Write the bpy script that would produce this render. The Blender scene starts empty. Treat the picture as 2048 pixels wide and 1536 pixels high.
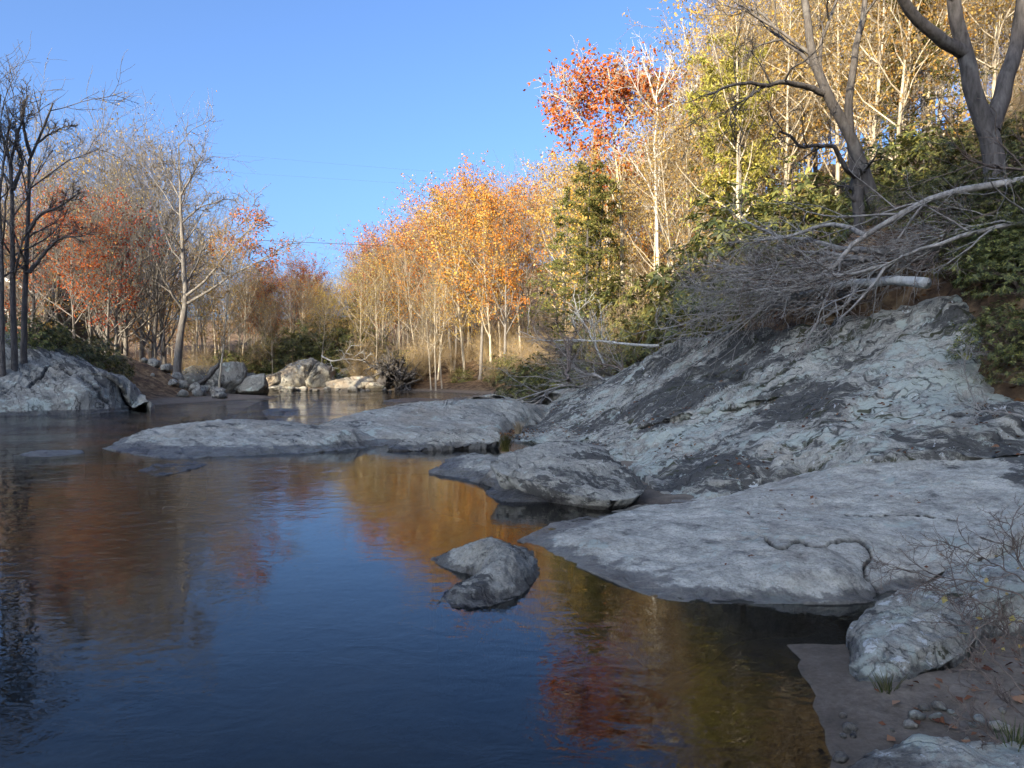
import bpy, math
import numpy as np
from mathutils import Vector

# ------------------------------------------------------------------ camera, sky, sun, exposure
scene = bpy.context.scene
COL = scene.collection
F, CX, CY, EYE = 1420.0, 1024.0, 768.0, 1.6          # photograph is 2048 x 1536
PITCH = math.atan(23.0 / F)
SUN_AZ, SUN_EL = (-0.52, -0.854), math.radians(18.0)  # horizontal direction TO the sun

cam_data = bpy.data.cameras.new("camera")
cam_data.sensor_width = 36.0
cam_data.lens = 36.0 * F / 2048.0
cam_data.clip_start, cam_data.clip_end = 0.05, 3000.0
cam = bpy.data.objects.new("camera", cam_data)
cam.location = (0, 0, EYE)
cam.rotation_euler = (math.pi / 2 - PITCH, 0, 0)
COL.objects.link(cam)
scene.camera = cam

world = bpy.data.worlds.new("World")
scene.world = world
world.use_nodes = True
wn = world.node_tree
wn.nodes.clear()
w_out = wn.nodes.new("ShaderNodeOutputWorld")
w_bg = wn.nodes.new("ShaderNodeBackground")
w_sky = wn.nodes.new("ShaderNodeTexSky")
w_sky.sky_type = 'NISHITA'
w_sky.sun_disc = False
w_sky.sun_elevation = SUN_EL
w_sky.sun_rotation = math.atan2(SUN_AZ[0], SUN_AZ[1])
w_sky.altitude = 900.0
w_sky.air_density = 0.8
w_sky.dust_density = 10.0
w_sky.ozone_density = 5.4
w_bg.inputs["Strength"].default_value = 0.15
wn.links.new(w_sky.outputs[0], w_bg.inputs["Color"])
wn.links.new(w_bg.outputs[0], w_out.inputs["Surface"])

sun_data = bpy.data.lights.new("sun", 'SUN')
sun_data.energy = 5.0
sun_data.angle = math.radians(0.6)
sun_data.color = (1.0, 0.86, 0.66)
sun = bpy.data.objects.new("sun", sun_data)
ch = math.cos(SUN_EL)
sun.rotation_euler = Vector((SUN_AZ[0] * ch, SUN_AZ[1] * ch, math.sin(SUN_EL))).to_track_quat('Z', 'Y').to_euler()
sun.location = (-60, -60, 60)
COL.objects.link(sun)

scene.view_settings.view_transform = 'Standard'
scene.view_settings.look = 'None'
scene.view_settings.exposure = 1.55
scene.view_settings.gamma = 1.0
scene.view_settings.use_curve_mapping = False
cy = scene.cycles
cy.use_denoising = True
cy.max_bounces = 3
cy.use_adaptive_sampling = True
cy.adaptive_threshold = 0.03
cy.diffuse_bounces = 2
cy.glossy_bounces = 3
cy.transmission_bounces = 4
cy.transparent_max_bounces = 8
cy.caustics_reflective = False
cy.caustics_refractive = False


# ------------------------------------------------------------------ pixel -> world
def ray(px, py):
    x, y, z = (px - CX) / F, 1.0, (CY - py) / F
    c, s = math.cos(PITCH), math.sin(PITCH)
    return np.array((x, y * c + z * s, -y * s + z * c))


def at(px, py, D):
    r = ray(px, py)
    k = D / r[1]
    return np.array((r[0] * k, D, EYE + r[2] * k))


def gnd(px, py, z=0.0):
    r = ray(px, py)
    k = (z - EYE) / r[2]
    return np.array((r[0] * k, r[1] * k, z))


def project(V):
    c, s = math.cos(PITCH), math.sin(PITCH)
    x, y, z = V[:, 0], V[:, 1], V[:, 2] - EYE
    yc = y * c - z * s
    zc = y * s + z * c
    yc = np.where(np.abs(yc) < 1e-4, 1e-4, yc)
    return CX + F * x / yc, CY - F * zc / yc


# ------------------------------------------------------------------ numpy noise
_prm = np.random.default_rng(7).permutation(256)
_prm = np.concatenate([_prm, _prm, _prm])
_grd = np.random.default_rng(8).normal(size=(256, 3))
_grd /= np.linalg.norm(_grd, axis=1)[:, None]


def perlin(P):
    P = np.asarray(P, float)
    i = np.floor(P).astype(int)
    f = P - i
    u = f * f * f * (f * (f * 6 - 15) + 10)
    i &= 255
    res = 0.0
    for dx in (0, 1):
        wx = u[:, 0] if dx else 1 - u[:, 0]
        for dy in (0, 1):
            wy = u[:, 1] if dy else 1 - u[:, 1]
            for dz in (0, 1):
                wz = u[:, 2] if dz else 1 - u[:, 2]
                h = _prm[_prm[_prm[i[:, 0] + dx] + i[:, 1] + dy] + i[:, 2] + dz]
                g = _grd[h]
                res = res + wx * wy * wz * (g[:, 0] * (f[:, 0] - dx) + g[:, 1] * (f[:, 1] - dy) + g[:, 2] * (f[:, 2] - dz))
    return res * 1.5


def fbm(P, octaves=4, gain=0.5):
    a, s, r = 1.0, 1.0, 0.0
    for k in range(octaves):
        r = r + a * perlin(np.asarray(P) * s + 17.3 * k)
        a *= gain
        s *= 2.03
    return r


def sstep(a, b, x):
    t = np.clip((x - a) / (b - a), 0, 1)
    return t * t * (3 - 2 * t)


# ------------------------------------------------------------------ mesh helpers
def make_mesh(name, V, Q, mat=None, smooth=True):
    V = np.ascontiguousarray(V, np.float32)
    Q = np.ascontiguousarray(Q, np.int32)
    n, k = Q.shape
    me = bpy.data.meshes.new(name)
    me.vertices.add(len(V))
    me.vertices.foreach_set("co", V.ravel())
    me.loops.add(n * k)
    me.loops.foreach_set("vertex_index", Q.ravel())
    me.polygons.add(n)
    me.polygons.foreach_set("loop_start", np.arange(0, n * k, k, dtype=np.int32))
    me.update(calc_edges=True)
    if smooth:
        me.polygons.foreach_set("use_smooth", np.ones(n, dtype=bool))
    if mat:
        me.materials.append(mat)
    return me


def link(name, me, parent=None, loc=None):
    o = bpy.data.objects.new(name, me)
    COL.objects.link(o)
    if parent is not None:
        o.parent = parent
    if loc is not None:
        o.location = loc
    return o


def tag(o, label=None, cat=None, group=None, kind=None):
    for k, v in (("label", label), ("category", cat), ("group", group), ("kind", kind)):
        if v:
            o[k] = v
    return o


def nrm(v):
    return v / np.maximum(np.linalg.norm(v, axis=-1, keepdims=True), 1e-9)


def tubes(polys, radii, sides):
    N, P, _ = polys.shape
    tan = nrm(np.gradient(polys, axis=1))
    mean = np.abs(nrm(polys[:, -1] - polys[:, 0])[:, 2])
    ref = np.where((mean > 0.75)[:, None], np.array((1.0, 0.0, 0.0)), np.array((0.0, 0.0, 1.0)))
    u = nrm(np.cross(tan, ref[:, None, :]))
    v = np.cross(tan, u)
    a = np.linspace(0, 2 * math.pi, sides, endpoint=False)
    V = polys[:, :, None, :] + radii[:, :, None, None] * (np.cos(a)[None, None, :, None] * u[:, :, None, :] + np.sin(a)[None, None, :, None] * v[:, :, None, :])
    idx = np.arange(N * P * sides).reshape(N, P, sides)
    nx = np.roll(idx, -1, axis=2)
    Q = np.stack([idx[:, :-1], nx[:, :-1], nx[:, 1:], idx[:, 1:]], axis=-1).reshape(-1, 4)
    return V.reshape(-1, 3), Q


def merge(parts):
    Vs, Qs, o = [], [], 0
    for V, Q in parts:
        Vs.append(V)
        Qs.append(Q + o)
        o += len(V)
    return np.concatenate(Vs), np.concatenate(Qs)


def box(x0, x1, y0, y1, z0, z1):
    V = np.array([(x, y, z) for z in (z0, z1) for y in (y0, y1) for x in (x0, x1)], float)
    Q = np.array([(0, 2, 3, 1), (4, 5, 7, 6), (0, 1, 5, 4), (2, 6, 7, 3), (0, 4, 6, 2), (1, 3, 7, 5)])
    return V, Q


def resample(pts, n):
    pts = np.asarray(pts, float)
    # Catmull-Rom through the points, then uniform arc length
    P = np.vstack([2 * pts[0] - pts[1], pts, 2 * pts[-1] - pts[-2]])
    out = []
    for i in range(1, len(P) - 2):
        t = np.linspace(0, 1, 12, endpoint=False)[:, None]
        p0, p1, p2, p3 = P[i - 1], P[i], P[i + 1], P[i + 2]
        out.append(0.5 * (2 * p1 + (p2 - p0) * t + (2 * p0 - 5 * p1 + 4 * p2 - p3) * t ** 2 + (3 * p1 - p0 - 3 * p2 + p3) * t ** 3))
    out.append(P[-2][None])
    C = np.vstack(out)
    s = np.concatenate([[0], np.cumsum(np.linalg.norm(np.diff(C, axis=0), axis=1))])
    q = np.linspace(0, s[-1], n)
    return np.stack([np.interp(q, s, C[:, k]) for k in range(C.shape[1])], axis=1)


# ------------------------------------------------------------------ materials
class NT:
    def __init__(self, name):
        self.m = bpy.data.materials.new(name)
        self.m.use_nodes = True
        self.t = self.m.node_tree
        self.t.nodes.clear()
        self.out = self.t.nodes.new("ShaderNodeOutputMaterial")

    def n(self, kind, **kw):
        nd = self.t.nodes.new("ShaderNode" + kind)
        for k, v in kw.items():
            if k in ("ins",):
                for kk, vv in v.items():
                    self.set(nd.inputs[kk], vv)
            else:
                setattr(nd, k, v)
        return nd

    def set(self, sock, v):
        if hasattr(v, "is_output") and v.is_output:
            self.t.links.new(v, sock)
        else:
            sock.default_value = v

    def pos(self):
        return self.n("NewGeometry").outputs["Position"]

    def noise(self, vec, scale, detail=4.0, rough=0.55, dist=0.0):
        return self.n("TexNoise", ins={"Vector": vec, "Scale": scale, "Detail": detail, "Roughness": rough, "Distortion": dist}).outputs["Fac"]

    def ramp(self, fac, stops):
        nd = self.n("ValToRGB")
        e = nd.color_ramp.elements
        while len(e) < len(stops):
            e.new(0.5)
        for el, (p, c) in zip(e, stops):
            el.position = p
            el.color = (*c, 1.0) if len(c) == 3 else c
        self.set(nd.inputs[0], fac)
        return nd.outputs["Color"]

    def step(self, fac, a, b):
        return self.n("MapRange", interpolation_type='SMOOTHSTEP', ins={"Value": fac, "From Min": a, "From Max": b}).outputs["Result"]

    def mix(self, fac, a, b, blend='MIX'):
        nd = self.n("Mix", data_type='RGBA', blend_type=blend)
        self.set(nd.inputs[0], fac)
        self.set(nd.inputs[6], a if hasattr(a, "is_output") else (*a, 1.0))
        self.set(nd.inputs[7], b if hasattr(b, "is_output") else (*b, 1.0))
        return nd.outputs[2]

    def math(self, op, a, b=0.0):
        nd = self.n("Math", operation=op)
        self.set(nd.inputs[0], a)
        self.set(nd.inputs[1], b)
        return nd.outputs[0]

    def vmath(self, op, a, b=None, scale=None):
        nd = self.n("VectorMath", operation=op)
        self.set(nd.inputs[0], a)
        if b is not None:
            self.set(nd.inputs[1], b)
        if scale is not None:
            self.set(nd.inputs["Scale"], scale)
        return nd.outputs["Value"] if op == 'DOT_PRODUCT' else nd.outputs["Vector"]

    def bump(self, h, strength, dist, normal=None):
        nd = self.n("Bump", ins={"Height": h, "Strength": strength, "Distance": dist})
        if normal is not None:
            self.set(nd.inputs["Normal"], normal)
        return nd.outputs["Normal"]

    def principled(self, color, rough, normal=None, spec=0.4):
        b = self.n("BsdfPrincipled")
        self.set(b.inputs["Base Color"], color if hasattr(color, "is_output") else (*color, 1.0))
        self.set(b.inputs["Roughness"], rough)
        self.set(b.inputs["Specular IOR Level"], spec)
        if normal is not None:
            self.set(b.inputs["Normal"], normal)
        self.t.links.new(b.outputs[0], self.out.inputs["Surface"])
        return b


NF = np.array((0.35, 0.85, -0.25))
NF = NF / np.linalg.norm(NF)


def rock_mat(name, dark=0.0, lichen=0.3, white=0.2, moss=0.0, tan=0.2, wet=0.10, light=1.0, scale=1.0, crack=0.35, fol_k=1.0):
    k = NT(name)
    P = k.pos()
    s = k.vmath('DOT_PRODUCT', P, tuple(NF))
    warp = k.noise(P, 0.7 * scale, 3.0)
    s2 = k.math('ADD', k.math('MULTIPLY', s, 9.0 * scale * fol_k), k.math('MULTIPLY', warp, 5.0 * fol_k))
    fol = k.n("CombineXYZ", ins={"X": s2}).outputs[0]
    vec = k.vmath('ADD', k.vmath('SCALE', P, scale=(1.6 + 2.4 * (1 - fol_k)) * scale), fol)
    n1 = k.noise(vec, 1.0, 9.0, 0.68)
    n2 = k.noise(P, 14.0 * scale, 10.0, 0.78)
    g = k.math('ADD', k.math('MULTIPLY', n1, 0.58), k.math('MULTIPLY', n2, 0.42))
    L = light
    col = k.ramp(g, [(0.37, (0.095 * L, 0.092 * L, 0.078 * L)), (0.45, (0.245 * L, 0.236 * L, 0.196 * L)),
                     (0.54, (0.355 * L, 0.343 * L, 0.282 * L)), (0.64, (0.50 * L, 0.485 * L, 0.405 * L))])
    big = k.noise(P, 0.9 * scale, 5.0, 0.6, 0.4)
    if tan:
        col = k.mix(k.math('MULTIPLY', k.step(big, 0.48, 0.68), tan), col, (0.30, 0.235, 0.16))
    cr = k.n("TexVoronoi", feature='DISTANCE_TO_EDGE', ins={"Vector": k.vmath('ADD', k.vmath('SCALE', vec, scale=0.55), k.vmath('SCALE', k.n("TexNoise", ins={"Vector": P, "Scale": 2.5, "Detail": 4.0}).outputs["Color"], scale=1.2)), "Scale": 1.0}).outputs["Distance"]
    crack_lines = k.math('MULTIPLY', k.math('SUBTRACT', 1.0, k.step(cr, 0.006, 0.05)), k.step(k.noise(P, 1.3, 3.0), 0.42, 0.58))  # dark lines along the cell edges, broken up by noise
    spk = k.noise(P, 48.0, 4.0, 0.8)
    col = k.mix(1.0, col, k.ramp(spk, [(0.30, (0.45, 0.45, 0.46)), (0.5, (1.0, 1.0, 1.0)), (0.72, (1.0, 1.0, 1.0))]), 'MULTIPLY')
    huge = k.noise(k.vmath('ADD', P, (8.0, 3.0, 1.0)), 0.45, 4.0, 0.6, 0.6)
    if dark:
        dn = k.noise(k.vmath('ADD', vec, (31.0, 7.0, 3.0)), 0.8, 9.0, 0.75)
        dn = k.math('ADD', dn, k.math('MULTIPLY', k.math('SUBTRACT', huge, 0.52), 0.9))
        col = k.mix(k.math('MULTIPLY', k.step(dn, 0.60 - 0.22 * dark, 0.66 - 0.17 * dark), 0.88), col, (0.047, 0.046, 0.041))
    if lichen:
        ln = k.noise(k.vmath('ADD', P, (5.0, 1.0, 9.0)), 2.6 * scale, 9.0, 0.72, 0.3)
        ln = k.math('SUBTRACT', ln, k.math('MULTIPLY', k.math('SUBTRACT', huge, 0.47), 0.7))
        col = k.mix(k.math('MULTIPLY', k.step(ln, 0.62 - 0.16 * lichen, 0.67 - 0.14 * lichen), 0.8), col, (0.40, 0.44, 0.37))
    if white:
        v = k.noise(k.vmath('ADD', P, (1.0, 14.0, 2.0)), 5.5 * scale, 7.0, 0.7, 0.5)
        col = k.mix(k.math('MULTIPLY', k.step(v, 0.68 - 0.12 * white, 0.71 - 0.10 * white), 0.85), col, (0.62, 0.64, 0.60))
    if moss:
        mn = k.noise(k.vmath('ADD', vec, (3.0, 3.0, 30.0)), 0.8, 6.0, 0.65)
        col = k.mix(k.math('MULTIPLY', k.step(mn, 0.64 - 0.14 * moss, 0.68 - 0.12 * moss), 0.9), col, (0.045, 0.045, 0.016))
    col = k.mix(k.math('MULTIPLY', crack_lines, min(0.9, crack * 2.2)), col, (0.030, 0.028, 0.026))
    col = k.mix(k.n("Attribute", attribute_name="crack_shade").outputs["Fac"], col, (0.022, 0.019, 0.016))  # shade inside the traced cracks, painted into the colour as near-black
    z = k.n("SeparateXYZ", ins={0: P}).outputs[2]
    wn_ = k.noise(P, 3.4, 6.0, 0.7)
    edge = k.math('ADD', z, k.math('MULTIPLY', k.math('SUBTRACT', wn_, 0.5), 0.22))
    wetf = k.math('SUBTRACT', 1.0, k.step(edge, wet - 0.012, wet + 0.012))
    col = k.mix(wetf, col, k.mix(0.30, col, (0.02, 0.018, 0.02), 'MULTIPLY'))
    col = k.mix(k.math('MULTIPLY', wetf, 0.5), col, (0.040, 0.034, 0.030))
    rough = k.math('SUBTRACT', 0.86, k.math('MULTIPLY', wetf, 0.40))
    crk = k.math('MULTIPLY', k.step(cr, 0.0, 0.035), crack)
    nb = k.bump(k.math('ADD', k.math('ADD', g, crk), k.math('MULTIPLY', k.noise(P, 40.0, 5.0, 0.75), 0.25)), 1.0, 0.055)
    k.principled(col, rough, nb, 0.35)
    return k.m


def bark_mat(name, c0, c1, lichen=0.25):
    k = NT(name)
    o = k.n("TexCoord").outputs["Object"]
    mp = k.n("Mapping", ins={"Vector": o, "Scale": (9.0, 9.0, 1.8)}).outputs[0]
    n1 = k.noise(mp, 1.4, 6.0, 0.65)
    rnd = k.n("ObjectInfo").outputs["Random"]
    col = k.ramp(n1, [(0.32, c0), (0.66, c1)])
    col = k.mix(k.math('MULTIPLY', k.step(k.noise(o, 2.2, 5.0), 0.55, 0.66), lichen), col, (0.36, 0.36, 0.32))
    col = k.mix(k.math('MULTIPLY', rnd, 0.35), col, tuple(0.55 * x for x in c1))
    k.principled(col, 0.9, k.bump(n1, 0.7, 0.03), 0.2)
    return k.m


def leaf_mat(name, stops, translucent=0.35, spread=0.25, rough=0.6):
    k = NT(name)
    isl = k.n("NewGeometry").outputs["Random Per Island"]
    rnd = k.n("ObjectInfo").outputs["Random"]
    f = k.math('FRACT', k.math('ADD', isl, k.math('MULTIPLY', rnd, 0.0)))
    col = k.ramp(f, stops)
    hsv = k.n("HueSaturation", ins={"Hue": k.math('ADD', 0.5 - spread * 0.06, k.math('MULTIPLY', rnd, spread * 0.12)),
                                    "Value": k.math('ADD', 1 - spread * 0.5, k.math('MULTIPLY', rnd, spread)), "Color": col}).outputs[0]
    if rough < 0.5:
        d = k.n("BsdfPrincipled", ins={"Base Color": hsv, "Roughness": rough, "Specular IOR Level": 0.35})
    else:
        d = k.n("BsdfDiffuse", ins={"Color": hsv})
    t = k.n("BsdfTranslucent", ins={"Color": hsv})
    mx = k.n("MixShader", ins={0: translucent, 1: d.outputs[0], 2: t.outputs[0]})
    k.t.links.new(mx.outputs[0], k.out.inputs["Surface"])
    return k.m


M = {}
M['outcrop'] = rock_mat("outcrop_rock", dark=0.66, lichen=0.62, white=0.45, moss=0.45, tan=0.12, wet=0.03, light=1.15, scale=1.3, crack=0.33)
M['slab'] = rock_mat("slab_rock", dark=0.10, lichen=0.12, white=0.05, tan=0.30, wet=0.045, light=1.40, crack=0.06, fol_k=0.22)
M['boulder'] = rock_mat("boulder_rock", dark=0.30, lichen=0.10, white=0.20, tan=0.15, wet=0.045, light=1.05, crack=0.15, fol_k=0.6)
M['river_rock'] = rock_mat("river_rock", dark=0.18, lichen=0.18, white=0.12, tan=0.45, wet=0.12, light=1.1, scale=0.8, crack=0.15, fol_k=0.5)
M['wet_rock'] = rock_mat("wet_rock", dark=0.2, lichen=0.05, white=0.0, tan=0.1, wet=0.60, light=0.5)
M['dome'] = rock_mat("dome_rock", dark=0.30, lichen=0.20, white=0.18, tan=0.20, wet=0.16, light=0.85, scale=0.5)
M['lichen_rock'] = rock_mat("lichen_rock", dark=0.30, lichen=0.70, white=0.95, moss=0.15, tan=0.05, wet=0.07, light=1.15, scale=1.6, crack=0.2, fol_k=0.25)
M['far_rock'] = rock_mat("far_rock", dark=0.15, lichen=0.10, white=0.05, tan=0.95, wet=0.25, light=1.0, scale=0.4)
M['stone'] = rock_mat("bank_stone", dark=0.1, lichen=0.10, white=0.25, tan=0.5, wet=0.05, light=1.0)

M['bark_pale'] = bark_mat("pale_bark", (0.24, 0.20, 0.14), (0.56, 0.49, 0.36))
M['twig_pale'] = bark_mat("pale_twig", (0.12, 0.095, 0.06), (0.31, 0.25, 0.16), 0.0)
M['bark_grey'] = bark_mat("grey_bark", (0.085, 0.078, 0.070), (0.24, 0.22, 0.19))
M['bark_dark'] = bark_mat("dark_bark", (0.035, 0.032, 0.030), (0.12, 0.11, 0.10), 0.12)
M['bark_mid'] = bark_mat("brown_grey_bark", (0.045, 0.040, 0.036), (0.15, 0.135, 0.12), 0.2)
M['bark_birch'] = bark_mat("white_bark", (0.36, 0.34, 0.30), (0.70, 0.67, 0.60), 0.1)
M['dead_wood'] = bark_mat("dead_wood", (0.13, 0.117, 0.098), (0.42, 0.39, 0.34), 0.3)
M['log_white'] = bark_mat("bleached_wood", (0.22, 0.22, 0.20), (0.62, 0.62, 0.57), 0.3)
M['twig'] = bark_mat("brown_twig", (0.10, 0.075, 0.06), (0.24, 0.19, 0.15), 0.05)
M['twig_tan'] = bark_mat("tan_twig", (0.20, 0.15, 0.09), (0.44, 0.35, 0.22), 0.0)

M['leaf_tan'] = leaf_mat("tan_leaf", [(0.0, (0.25, 0.15, 0.05)), (0.5, (0.43, 0.29, 0.08)), (1.0, (0.50, 0.38, 0.12))])
M['leaf_gold'] = leaf_mat("gold_leaf", [(0.0, (0.42, 0.22, 0.04)), (0.5, (0.55, 0.34, 0.07)), (1.0, (0.62, 0.46, 0.14))])
M['leaf_orange'] = leaf_mat("orange_leaf", [(0.0, (0.36, 0.11, 0.022)), (0.5, (0.54, 0.20, 0.035)), (1.0, (0.62, 0.32, 0.06))])
M['leaf_red'] = leaf_mat("red_leaf", [(0.0, (0.16, 0.045, 0.022)), (0.35, (0.34, 0.07, 0.028)), (0.7, (0.45, 0.11, 0.035)), (1.0, (0.50, 0.24, 0.08))])
M['leaf_oak'] = leaf_mat("oak_leaf", [(0.0, (0.30, 0.075, 0.022)), (0.5, (0.46, 0.14, 0.03)), (1.0, (0.56, 0.23, 0.05))])
M['needle'] = leaf_mat("hemlock_needle", [(0.0, (0.06, 0.07, 0.022)), (0.5, (0.12, 0.125, 0.036)), (1.0, (0.22, 0.19, 0.06))], 0.25)
M['needle_pine'] = leaf_mat("pine_needle", [(0.0, (0.16, 0.16, 0.035)), (0.5, (0.32, 0.29, 0.06)), (1.0, (0.48, 0.40, 0.11))], 0.3)
M['leaf_rhodo'] = leaf_mat("rhododendron_leaf", [(0.0, (0.035, 0.048, 0.018)), (0.5, (0.11, 0.12, 0.032)), (1.0, (0.27, 0.25, 0.065))], 0.25, 0.2, 0.42)
M['leaf_litter'] = leaf_mat("fallen_leaf", [(0.0, (0.10, 0.05, 0.03)), (0.5, (0.22, 0.11, 0.05)), (1.0, (0.34, 0.22, 0.12))], 0.1)
M['leaf_yellow'] = leaf_mat("yellow_leaf", [(0.0, (0.40, 0.32, 0.09)), (1.0, (0.60, 0.50, 0.20))], 0.3)
M['grass'] = leaf_mat("grass_blade", [(0.0, (0.06, 0.09, 0.03)), (1.0, (0.20, 0.19, 0.09))], 0.3)


def ground_mat():
    k = NT("ground_soil")
    P = k.pos()
    n1 = k.noise(P, 2.2, 8.0, 0.7)
    n2 = k.noise(P, 0.35, 5.0, 0.6)
    soil = k.ramp(n1, [(0.36, (0.045, 0.028, 0.018)), (0.5, (0.13, 0.082, 0.045)), (0.64, (0.28, 0.19, 0.10))])
    sand = k.ramp(k.math('ADD', k.math('MULTIPLY', k.noise(P, 36.0, 8.0, 0.8), 0.55), k.math('MULTIPLY', k.noise(P, 3.5, 6.0, 0.7), 0.45)), [(0.36, (0.105, 0.082, 0.058)), (0.64, (0.26, 0.213, 0.16))])
    silt = k.ramp(k.noise(P, 1.1, 7.0, 0.7), [(0.35, (0.032, 0.025, 0.017)), (0.65, (0.14, 0.105, 0.062))])
    z = k.n("SeparateXYZ", ins={0: P}).outputs[2]
    zz = k.math('ADD', z, k.math('MULTIPLY', k.math('SUBTRACT', n1, 0.5), 0.12))
    col = k.mix(k.step(zz, 0.13, 0.26), sand, soil)
    col = k.mix(k.step(zz, 0.0, 0.05), k.mix(0.55, sand, (0.02, 0.016, 0.012)), col)
    col = k.mix(k.step(z, -0.30, 0.0), silt, col)
    h = k.math('ADD', k.math('MULTIPLY', n1, 0.5), k.math('MULTIPLY', n2, 0.5))
    k.principled(col, 0.93, k.bump(h, 0.6, 0.08), 0.2)
    return k.m


def water_mat():
    k = NT("river_water")
    P = k.pos()
    xyz = k.n("SeparateXYZ", ins={0: P})
    x, y = xyz.outputs[0], xyz.outputs[1]
    # livelier water upstream of the ledge and out in the current
    up = k.step(y, 14.0, 20.0)
    cur = k.math('SUBTRACT', 1.0, k.step(k.math('ADD', x, k.math('MULTIPLY', y, 0.12)), -4.2, -1.0))
    big = k.noise(P, 0.32, 3.0, 0.5)
    still = k.step(big, 0.36, 0.66)
    amp = k.math('ADD', 0.20, k.math('ADD', k.math('MULTIPLY', up, 2.0), k.math('MULTIPLY', cur, 0.42)))
    amp = k.math('MULTIPLY', amp, k.math('ADD', 0.35, k.math('MULTIPLY', still, 1.0)))
    m1 = k.n("Mapping", ins={"Vector": P, "Rotation": (0, 0, 0.5), "Scale": (1.0, 1.7, 1.0)}).outputs[0]
    w1 = k.noise(m1, 3.1, 3.0, 0.55, 0.8)
    w2 = k.noise(P, 11.0, 2.0, 0.5, 0.4)
    w3 = k.noise(P, 0.9, 2.0, 0.5)
    h = k.math('ADD', k.math('ADD', k.math('MULTIPLY', w1, 0.016), k.math('MULTIPLY', w2, 0.0055)), k.math('MULTIPLY', w3, 0.012))
    h = k.math('MULTIPLY', h, amp)
    nb = k.bump(h, 1.0, 1.0)
    fr = k.n("Fresnel", ins={"IOR": 1.33, "Normal": nb}).outputs[0]
    gl = k.n("BsdfGlossy", ins={"Color": (1, 1, 1, 1), "Roughness": 0.004, "Normal": nb})
    tr = k.n("BsdfTransparent", ins={"Color": (0.50, 0.50, 0.46, 1)})
    mx = k.n("MixShader", ins={0: fr, 1: tr.outputs[0], 2: gl.outputs[0]})
    k.t.links.new(mx.outputs[0], k.out.inputs["Surface"])
    return k.m


def simple_mat(name, c, rough=0.8, var=0.3, scale=6.0):
    k = NT(name)
    n1 = k.noise(k.n("TexCoord").outputs["Object"], scale, 5.0)
    k.principled(k.ramp(n1, [(0.3, tuple(x * (1 - var) for x in c)), (0.7, tuple(min(1, x * (1 + var)) for x in c))]), rough, k.bump(n1, 0.3, 0.01), 0.3)
    return k.m


M['ground'] = ground_mat()
M['water'] = water_mat()
M['wood'] = simple_mat("weathered_lumber", (0.36, 0.26, 0.14))
M['roof'] = simple_mat("dark_shingle", (0.05, 0.05, 0.055))
M['fascia'] = simple_mat("white_paint", (0.7, 0.7, 0.68), 0.6, 0.05)
M['siding'] = simple_mat("brown_siding", (0.10, 0.08, 0.065))
M['glass'] = simple_mat("window_glass", (0.02, 0.025, 0.03), 0.1, 0.1)
M['cable'] = simple_mat("cable", (0.03, 0.03, 0.03), 0.6, 0.1)
M['root_soil'] = simple_mat("root_soil", (0.055, 0.036, 0.026), 0.95, 0.6, 3.0)
M['forest_hill'] = simple_mat("wooded_hill", (0.13, 0.085, 0.05), 0.95, 0.5, 0.3)


# ------------------------------------------------------------------ ground
def g2(px, py):
    return tuple(gnd(px, py)[:2])


RIVER = np.array([(1.75, -9), (1.45, 1.0), g2(1650, 1536), g2(1640, 1440), g2(1600, 1340), g2(1570, 1300), g2(1568, 1287), g2(1610, 1279), g2(1690, 1286), g2(1800, 1215),
                  g2(1830, 1180), g2(1500, 1160), g2(1260, 1110), g2(1280, 1030), g2(1180, 975), g2(1040, 930), g2(1090, 880), g2(1060, 868),
                  g2(1090, 835), g2(1110, 802), g2(1000, 791), g2(880, 784.5), g2(780, 782), g2(700, 781.5), g2(560, 780), (-40, 70), (-95, 80), (-95, 71), (-42, 60),
                  (-25, 54), g2(520, 789), g2(560, 796), g2(440, 803), g2(320, 811), g2(285, 818), g2(250, 823), g2(0, 834), (-30, 18), (-32, -9)])


def sdf(X, Y):
    """distance to the shoreline, positive on land"""
    n = len(RIVER)
    d = np.full(X.shape, 1e9)
    inside = np.zeros(X.shape, bool)
    for i in range(n):
        (x1, y1), (x2, y2) = RIVER[i], RIVER[(i + 1) % n]
        ex, ey = x2 - x1, y2 - y1
        t = np.clip(((X - x1) * ex + (Y - y1) * ey) / (ex * ex + ey * ey + 1e-12), 0, 1)
        d = np.minimum(d, np.hypot(X - x1 - t * ex, Y - y1 - t * ey))
        c = (y1 > Y) != (y2 > Y)
        inside ^= c & (X < ex * (Y - y1) / (ey + 1e-12) + x1)
    return np.where(inside, -d, d)


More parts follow.
